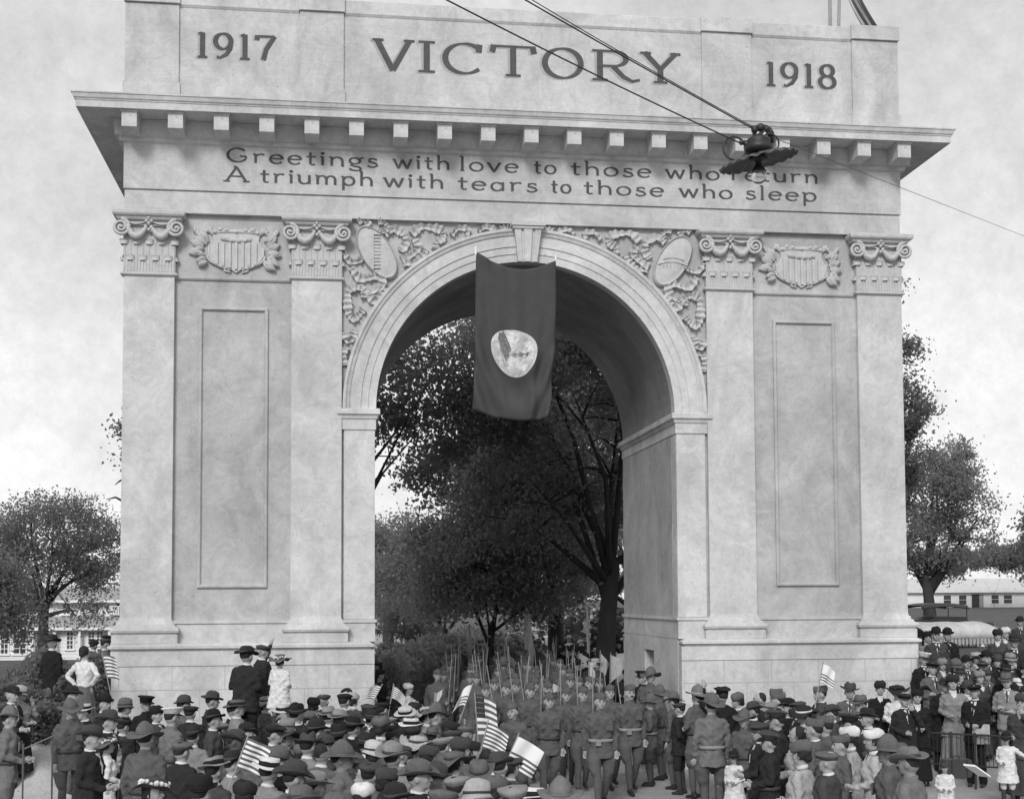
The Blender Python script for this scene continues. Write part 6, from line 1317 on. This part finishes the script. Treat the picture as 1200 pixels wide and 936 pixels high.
for k, o in list(PERSONS.items()):
    if o.get('group') == RIF:
        if k in SL: rifle(o, SL[k][0], lean=SL[k][1])
        else: rifle(o, 'rifle of the '+o['label'].replace('rifleman ', 'one '))
# the column behind, in files, under and beyond the arch, bending right beyond it
def col_x(y): return -.05+.115*max(0, y-3)
for row in range(34):
    for fi, fx in enumerate((-1.45, -.75, -.05, .65, 1.30)):
        y = 1.1+row*1.38+R_.uniform(-.22, .22); x = fx+R_.uniform(-.14, .14)+col_x(y)
        if fi < 1 and y < 2.2: continue
        if y > 27: continue
        if min([sqrt((x-q[0])**2+(y-q[1])**2) for q in PLACED]) < .45: continue
        PLACED.append((x, y)); me = lod_mesh('march', 'garrison' if R_.random() < .93 else 'campaign', 'tunic', 'breeches', ('khaki', 'khaki', 'khaki'))
        h = R_.uniform(.97, 1.05); o = bpy.data.objects.new('person', me); COL.objects.link(o); o.location = (x, y, ground_z(x, y)); o.scale = (h, h, h); o.rotation_euler = (0, 0, radians(R_.uniform(-14, 6)))
        tag(o, 'soldier in overseas cap marching in the column behind the leading ranks', 'person', 'soldiers of the column passing under the arch')
        if y < 17: rifle(o, 'rifle rising above the caps of the column under the arch', 'rifles of the column under the arch')
def mass(name, pts, label, seed):
    rnd = random.Random(seed); V = []; F = []; MI = []; n0 = 0; mats = [tone('khaki'), tone('dark'), tone('charcoal'), tone('mid'), tone('pale'), tone('white'), SKIN[0]]
    for x, y, t in pts:
        h = rnd.uniform(.92, 1.04); g = ground_z(x, y); m = MB(); rings(m, [(.0, .16, .12, 0), (.9, .17, .13, 0), (1.3, .21, .13, 0), (1.42, .17, .11, 0), (1.47, .06, .06, 0)], 8)
        nb = len(m.f); m.ball((0, 0, 1.60), .085, .095, .12, n=7, m=5); nh = len(m.f); m.lathe([(.15, 1.66), (.10, 1.68), (.09, 1.76), (.0001, 1.78)] if t != 0 else [(.09, 1.66), (.10, 1.70), (.03, 1.79), (.0001, 1.79)], 8)
        for vx, vy, vz in m.v: V.append((x+vx*h, y+vy*h, g+vz*h))
        F += [tuple(i+n0 for i in f) for f in m.f]; MI += [t]*nb+[6]*(nh-nb)+[t if t < 4 else rnd.choice((2, 4, 5))]*(len(m.f)-nh); n0 += len(m.v)
    me = bpy.data.meshes.new(name); me.from_pydata(V, [], F); [me.materials.append(a) for a in mats]; me.polygons.foreach_set('material_index', MI); me.polygons.foreach_set('use_smooth', [True]*len(F)); return link(name, me, label=label, kind='stuff')
mass('distant_marching_crowd', [(fx+col_x(28+r*1.45)+R_.uniform(-.15, .15), 28+r*1.45, 0) for r in range(18) for fx in (-1.45, -.75, -.05, .65, 1.3)], 'far part of the marching column merging into one mass', 2)
# spectators beyond the arch: on the left verge and under the trees at right
KINDS_ = [('stand', 'fedora', 'coat', 'trousers', ('dark', 'dark', 'dark'), 'man in dark hat and suit watching beyond the arch'), ('stand', 'cap', 'coat', 'trousers', ('charcoal', 'dark', 'charcoal'), 'man in flat cap and grey coat watching beyond the arch'), ('front', 'toque', 'suit', 'skirt', ('dark', 'dark', 'dark'), 'woman in dark suit and round hat watching beyond the arch'),
          ('front', 'wide', 'blouse', 'skirt', ('white', 'pale', 'pale'), 'woman in white blouse and wide hat watching beyond the arch'), ('stand', 'boater', 'coat', 'trousers', ('charcoal', 'charcoal', 'straw'), 'man in straw boater watching beyond the arch'), ('raise', 'cap', 'coat', 'trousers', ('dark', 'dark', 'mid'), 'man raising one arm beyond the arch'), ('stand', 'bowler', 'coat', 'trousers', ('black', 'dark', 'black'), 'man in black bowler watching beyond the arch')]
pend = []
for i in range(400):
    if len(pend) >= 80: break
    side = R_.random()
    if side < .92: y = R_.uniform(5.5, 22); x = col_x(y)+R_.uniform(1.95, 4.2+.10*y)
    else: y = R_.uniform(3.0, 9); x = R_.uniform(-3.6, -2.6)
    if min([sqrt((x-q[0])**2+(y-q[1])**2) for q in PLACED]) < .50: continue
    PLACED.append((x, y)); pend.append((x, y))
for x, y in pend:
    pose, hat, jk, lo, tn, lab = KINDS_[R_.choice((0, 0, 1, 1, 2, 2, 3, 3, 4, 5, 6))]; me = lod_mesh(pose, hat, jk, lo, tn, hair='long' if lo == 'skirt' else 'short')
    o = bpy.data.objects.new('person', me); COL.objects.link(o); o.location = (x, y, ground_z(x, y)+(.25 if x > 2.4 else 0)*0); h = R_.uniform(.90, 1.03)*(1 if lo != 'skirt' else .94); o.scale = (h, h, h)
    o.rotation_euler = (0, 0, radians(R_.uniform(-75, -20) if x > 0 else R_.uniform(20, 75))); tag(o, lab, 'person', 'spectators lining the road beyond the arch')
mass('distant_crowd', [(R_.uniform(5.2, 15), R_.uniform(23, 46), R_.choice((1, 1, 2, 2, 3, 4, 5))) for _ in range(330)]+[(R_.uniform(-10, -3.6), R_.uniform(22, 60), R_.choice((1, 2, 3, 4, 4, 5, 5))) for _ in range(260)], 'distant spectators under the trees merging into one mass', 5)

# ------------------------------------------------------------------ hand flags
M_FW = mat('flag_white', .74, .8, .05, 6); M_FD = mat('flag_dark_stripe', .12, .85, .1, 6); M_FB = mat('flag_canton', .04, .85, .1, 6); M_STICK = mat('flag_stick', .30, .7)
def flag(px, py, H, d, w_, h, ang, label, droop=.0, ph=0.0, face=0, lean=0.0, plain=False):
    """striped hand flag: (px, py) the top of the staff, d distance, w x h cloth"""
    p = at_d(px, d); z = tz(py, d); root = empty('hand_flag', (p.x, p.y, z), radians(face), label=label, cat='flag', group='small striped hand flags')
    m = MB(); NX, NZ = 16, 13; L = Vector((sin(ang), 0, -cos(ang))); S_ = Vector((cos(ang), 0, sin(ang)))
    for j in range(NZ+1):
        for i in range(NX+1):
            u = i/NX; v = j/NZ; q = S_*(u*w_*(1-droop*.3))+L*(v*h)+Vector((0, .035*w_/.4*sin(u*8+v*2+ph)*(.3+u), -droop*w_*u*u*(1-.25*v))); m.v.append(tuple(q))
    for j in range(NZ):
        for i in range(NX): a = j*(NX+1)+i; m.f.append((a, a+NX+1, a+NX+2, a+1)); m.mi.append((1 if j % 2 == 0 else 0) if plain == 2 else (1 if j in (7, 9, 11) else 0) if plain else 2 if (i < 7 and j < 7) else (1 if j % 2 == 0 else 0))
    m.build('cloth', [M_FW, M_FD, M_FB], root, smooth=True)
    c = MB()
    for a in range(0 if plain else 4):
        for b in range(5):
            u = (b+.6+.35*(a % 2))/16*1.15; v = (a*1.6+.7)/13; q = S_*(u*w_*(1-droop*.3))+L*(v*h)+Vector((0, .035*w_/.4*sin(u*8+v*2+ph)*(.3+u)-.004, -droop*w_*u*u*(1-.25*v)))
            r0 = w_*.018; c.add([(q.x+r0*(1 if k % 2 == 0 else .42)*sin(k*pi/5), q.y-.001, q.z+r0*(1 if k % 2 == 0 else .42)*cos(k*pi/5)) for k in range(10)], [tuple(reversed(range(10)))])
    if not plain: st = c.build('stars', M_FW, root); st['kind'] = 'stuff'
    MB().tube([tuple(-L*.04), tuple(L*(h+.45))], [.008, .009], 6).build('staff', M_STICK, root); return root
flag(461, 801, 0, 21.5, .24, .20, radians(-10), 'small striped flag, right one of the pair above the left crowd', .6, 1, plain=2)
flag(447, 801, 0, 21, .36, .24, radians(28), 'small striped flag, left one of the pair above the left crowd', .7, 2, plain=2).rotation_euler.z = pi
flag(553, 801, 0, 20.5, .30, .32, radians(20), 'pale striped flag, uppermost of three at the left of the marching men', .9, 0, plain=True).rotation_euler.z = pi
flag(556, 812, 0, 19.5, .34, .62, radians(4), 'long hanging flag with stars, in the middle of three beside the marching men', .35, 2)
flag(571, 844, 0, 17.5, .32, .34, radians(-14), 'lowest of three striped flags beside the marching men', .3, 1, plain=2)
flag(606, 860, 0, 15.2, .34, .34, radians(-24), 'white flag with thin stripes held low in front of the short soldier', .15, 3, plain=True)
flag(291, 857, 0, 13.6, .26, .32, radians(-20), 'striped flag on a stick in the left foreground crowd', .1, 2, plain=2)
flag(121, 761, 0, 24.2, .24, .42, radians(12), 'striped flag held beside the left corner of the pedestal', .4, 0, plain=2)
flag(963, 776, 0, 23.0, .25, .30, radians(-12), 'small striped flag held up against the right pedestal', .4, 1, plain=1)
# pennants and posts beyond the arch
M_PEN = mat('pale_bunting', .52, .85, .15, 6)
def pennant(px, py, d, w_, h, a, lab, m_=M_PEN):
    p = at_d(px, d); root = empty('pennant', (p.x, p.y, tz(py, d)), label=lab, cat='pennant', group='pale pennants above the crowd beyond the arch'); m = MB(); n = 8
    for i in range(n+1): u = i/n; m.v += [(w_*u*cos(a), .05*sin(u*7), w_*u*sin(a)), (w_*u*cos(a)*.9, .05*sin(u*7+1), w_*u*sin(a)-h*(1-u*.85))]
    for i in range(n): m.f.append((2*i, 2*i+1, 2*i+3, 2*i+2)); m.mi.append(0)
    m.build('cloth', m_, root, smooth=True); MB().tube([(0, 0, .05), (-.05, 0, -h-.8)], .014, 5).build('staff', M_STICK, root)
for px, py, d, w_, h, a, lab in ((703, 763, 33, .35, .8, -.9, 'narrow pale pennant left of the pale cluster near the right jamb'), (715, 766, 33, .5, .7, -.4, 'broad pale pennant in the cluster near the right jamb'), (722, 765, 34, .75, .8, .05, 'long pale pennant reaching right to the jamb'), (690, 776, 30, .3, .7, -1.0, 'thin white pennant among the rifles'), (678, 764, 36, .4, .5, -.5, 'small pale pennant left of the cluster'), (636, 793, 28, .5, .3, -.5, 'pale cloth slanting above the second rank'), (596, 765, 40, .4, .7, -.8, 'pale pennant near the white post'), (510, 812, 24, .25, .22, .7, 'tiny white pennant left of the marching men')): pennant(px, py, d, w_, h, a, lab)
for px, pt, d, r, lab in ((618, 718, 42, .14, 'thickest white painted post beyond the arch, right of the middle tree'), (549, 731, 44, .07, 'slim white post left of the middle beyond the arch'), (575, 727, 44, .08, 'grey white post in the middle beyond the arch'), (515, 738, 50, .10, 'short white post at the left beyond the arch'), (688, 708, 38.2, .045, 'thin pale pole against the thickest tree trunk')):
    p = at_d(px, d); g = ground_z(p.x, p.y); hh = tz(pt, d)-g; MB().tube([(0, 0, 0), (.03, 0, hh*.6), (0, 0, hh)], [r*1.3, r, r*.75], 8).build('post', mat('whitewash', .55, .9, .2, 5), None, loc=(p.x, p.y, g), label=lab, cat='post', group='pale posts beyond the arch')

# ------------------------------------------------------------------ other things
def at_pz(px, py): 
    z = 0
    for _ in range(10): p = at_z(px, py, z); z = ground_z(p.x, p.y)
    return Vector((p.x, p.y, z))
M_WOOD = mat('weathered_wood', .10, .9, .2, 6, stretch=(1, 1, 6))
# box the raised figures stand on
bxp = PERSONS[(287, 755)].location; q = PERSONS[(327, 767)].location
box = empty('wooden_crate', (bxp.x+.45, bxp.y, 0), label='wooden platform under the raised man, hidden among the crowd', cat='platform')
for i, (zz, x0, x1) in enumerate(((.72, -.85, .05), (.86, .06, .45), (1.16, .46, 1.25))):
    MB().box(x0, x1, -.35, .55, zz-.05, zz-.002).build('board', M_WOOD, box); MB().box(x0+.03, x1-.03, -.32, .52, 0, zz-.051).build('trestle', M_WOOD, box)
# railing at right
rl = empty('railing', at_pz(1086, 884), label='low dark railing on the pavement in front of the people at right', cat='railing')
a = at_d(1083, 24.4)-Vector(rl.location); b = at_d(1225, 24.0)-Vector(rl.location); a.z = b.z = 0; rl.location.z = 0
MB().tube([a+Vector((0, 0, .93)), b+Vector((0, 0, .93))], .018, 6).build('rail', M_IRON, rl); MB().tube([a+Vector((0, 0, .40)), b+Vector((0, 0, .40))], .014, 6).build('rail', M_IRON, rl)
for i in range(6): c = a.lerp(b, i/5); MB().tube([c, c+Vector((0, 0, .97))], .020, 6).build('post', M_IRON, rl)
for i in range(30):
    c = a.lerp(b, (i+.5)/30); MB().tube([c+Vector((0, 0, .40)), c+Vector((0, 0, .93))], .006, 4).build('baluster', M_IRON, rl)
# left rope rail
p0 = at_d(30, 19); p1 = at_d(64, 20.5); ll = empty('rope_rail', (p0.x, p0.y, 0), label='thin pale rail running along the grass at the left behind the path', cat='rail'); v = p1-p0
MB().tube([(0, 0, tz(862, 19)), (v.x, v.y, tz(849, 20.5))], .010, 6).build('rail', M_STICK, ll)
for t in (0, 1): MB().tube([(v.x*t, v.y*t, 0), (v.x*t, v.y*t, 1.4)], .013, 6).build('post', M_WOOD, ll)
# bundle held by the man at the railing, and board
o = PERSONS[(1142, 801)]; m = MB(); R5 = random.Random(5)
for i in range(9): m.tube([(-.18+.045*i, -.02*sin(i), .12), (-.19+.046*i, -.05+.02*cos(i*2), -.1), (-.18+.044*i+R5.uniform(-.02, .02), -.02, -.36)], [.035, .040, .022], 6)
me = remesh(m, 'cloth_bundle', .014, .7, 2); me.materials[0] = tone('pale'); link('cloth_bundle', me, None, loc=Vector(o.location)+Vector((-.02, -.24, 1.02)), rz=radians(-25), label='pale bundled cloth held against the dark suited man at the railing', cat='cloth').scale = (.66, .8, .72)
p = at_d(1140, 19.5); bd = MB().obox((0, 0, .0), (.11, .0, -.075), (.05, -.07, 0), (.0, .01, .012)).build('white_board', M_FW, None, loc=(p.x, p.y, tz(891, 19.5)), label='white board or paper sheet slanting down beside the man holding cloth', cat='board')
p = at_d(1116, 21.6); cs_ = empty('travelling_case', (p.x, p.y, tz(899, 21.6)), radians(6), label='dark travelling case beside the man holding cloth, below the railing', cat='case')
def rbox(m, hx, hy, h, r=.05):
    P_ = []
    for sx, sz, a0 in ((1, 1, 0), (-1, 1, 90), (-1, -1, 180), (1, -1, 270)):
        for k in range(4): a = radians(a0+30*k); P_.append((sx*(hx-r)+r*cos(a), h/2+sz*(h/2-r)+r*sin(a)))
    n = len(P_); return m.add([(x, -hy, z) for x, z in P_]+[(x, hy, z) for x, z in P_], [tuple(range(n)), tuple(reversed(range(n, 2*n)))]+[(i, n+i, n+(i+1) % n, (i+1) % n) for i in range(n)])
rbox(MB(), .22, .09, .28).build('case_body', M_BELTD, cs_); MB().tube([(-.06, 0, .28), (-.05, 0, .32), (.05, 0, .32), (.06, 0, .28)], .010, 6).build('handle', M_SHOE, cs_)
for x in (-.13, .13): MB().box(x-.012, x+.012, -.096, -.089, .01, .27).build('strap', M_SHOE, cs_)
# canopied wagon and umbrella behind right crowd
d = 37; p = at_d(1110, d); g = ground_z(p.x, p.y); wg = empty('canopied_wagon', (p.x, p.y, g), radians(8), label='wagon with long white canvas canopy behind the bowler hats at right', cat='wagon')
zt_ = tz(727, d)-g; m = MB(); n = 12; L = 1.15
for i in range(17):
    x = -L+2*L*i/16; s_ = .008*sin(i*1.1); e = 1-.25*max(0, abs(x)/L-.8)/.2
    for k in range(n+1): a = pi*k/n; m.v.append((x, -.75*cos(a), zt_-.45+(.42*e+s_)*sin(a)**.6))
for i in range(16):
    for k in range(n): q_ = i*(n+1)+k; m.f.append((q_, q_+n+1, q_+n+2, q_+1)); m.mi.append(0)
cv = m.build('canopy', mat('white_canvas', .50, .85, .25, 4), wg, smooth=True); cv.modifiers.new('s', 'SOLIDIFY').thickness = .02
m = MB()
for i in range(22): x = -L+2*L*i/21; m.add([(x-.04, -.755, zt_-.46), (x+.04, -.755, zt_-.46), (x+.04, -.757, zt_-.58), (x, -.757, zt_-.64), (x-.04, -.757, zt_-.58)], [(0, 4, 3, 2, 1)])
m.build('valance', mat('grey_fringe', .35), wg)
for x in (-L+.05, -.3, .45, L-.05):
    for y in (-.72, .72): MB().tube([(x, y, .6), (x, y, zt_-.45)], .025, 6).build('post', M_WOOD, wg)
MB().box(-L, L, -.72, .72, .62, 1.05).build('wagon_body', M_WOOD, wg)
for x in (-.75, .75):
    for y in (-.8, .8):
        w_ = MB(); w_.tube([(x+.45*cos(t*pi/10), y, .45+.45*sin(t*pi/10)) for t in range(21)], .03, 6)
        for k in range(8): w_.tube([(x, y, .45), (x+.44*cos(k*pi/4), y, .45+.44*sin(k*pi/4))], .014, 4)
        w_.build('wheel', M_WOOD, wg)
# dark touring car behind
d = 52; p = at_d(1100, d); g = ground_z(p.x, p.y); cr = empty('parked_car', (p.x, p.y, g), radians(10), label='dark open car parked behind the white canopy', cat='car'); k = tz(709, d)-g-1.75
M_CAR = mat('dark_car_paint', .03, .3, .1, 3, spec=.5)
m = MB(); rings(m, [(.0, .5, .5, 0)]*2); m = MB()
prof = [(-1.9, .55), (-1.9, 1.15), (-.9, 1.2), (-.7, 1.3), (.6, 1.3), (.75, 1.15), (1.8, 1.05), (1.9, .6)]
m.add([(x, -.75, z+k) for x, z in prof]+[(x, .75, z+k) for x, z in prof], [tuple(range(8)), tuple(reversed(range(8, 16)))]+[(i, 8+i, 8+(i+1) % 8, (i+1) % 8) for i in range(8)]); m.build('car_body', M_CAR, cr)
m = MB()
for i in range(9): x = -1.2+2*i/8; z = 1.72+.08*sin(pi*i/8)+k; m.v += [(x, -.72, z-.12), (x, -.6, z), (x, .6, z), (x, .72, z-.12)]
for i in range(8):
    for j in range(3): q_ = 4*i+j; m.f.append((q_, q_+4, q_+5, q_+1)); m.mi.append(0)
m.build('folding_top', M_CAR, cr).modifiers.new('s', 'SOLIDIFY').thickness = .04
for x in (-1.15, -.1, .7): MB().tube([(x, -.7, 1.2+k), (x, -.7, 1.66+k)], .02, 5).build('top_bow', M_IRON, cr)
for x in (-1.3, 1.3):
    for y in (-.78, .78):
        w_ = MB(); w_.tube([(x+.36*cos(t*pi/8), y, .40+k+.36*sin(t*pi/8)) for t in range(17)], .055, 6)
        for t in range(6): w_.tube([(x, y, .40+k), (x+.34*cos(t*pi/3), y, .40+k+.34*sin(t*pi/3))], .02, 4)
        w_.build('wheel', M_CAR, cr)
# parasol at the right edge
d = 30; p = at_d(1196, d); g = ground_z(p.x, p.y); um = empty('parasol', (p.x, p.y, g), label='white parasol open over the crowd at the right edge', cat='parasol'); zc = tz(771, d)-g
m = MB().lathe([(.52, -.22), (.42, -.12), (.22, -.03), (.01, 0)], 16, (0, 0, zc), fn=lambda p, a, r, z: (p[0]*(1-.05*abs(sin(a*4))), p[1]*(1-.05*abs(sin(a*4))), p[2])); m.f = [f for f in m.f if len(f) == 4]; m.mi = m.mi[:len(m.f)]
m.build('canopy', MATS['white_canvas'], um, smooth=True).modifiers.new('s', 'SOLIDIFY').thickness = .01; MB().tube([(0, 0, .8), (0, 0, zc+.03)], .012, 6).build('shaft', M_STICK, um)
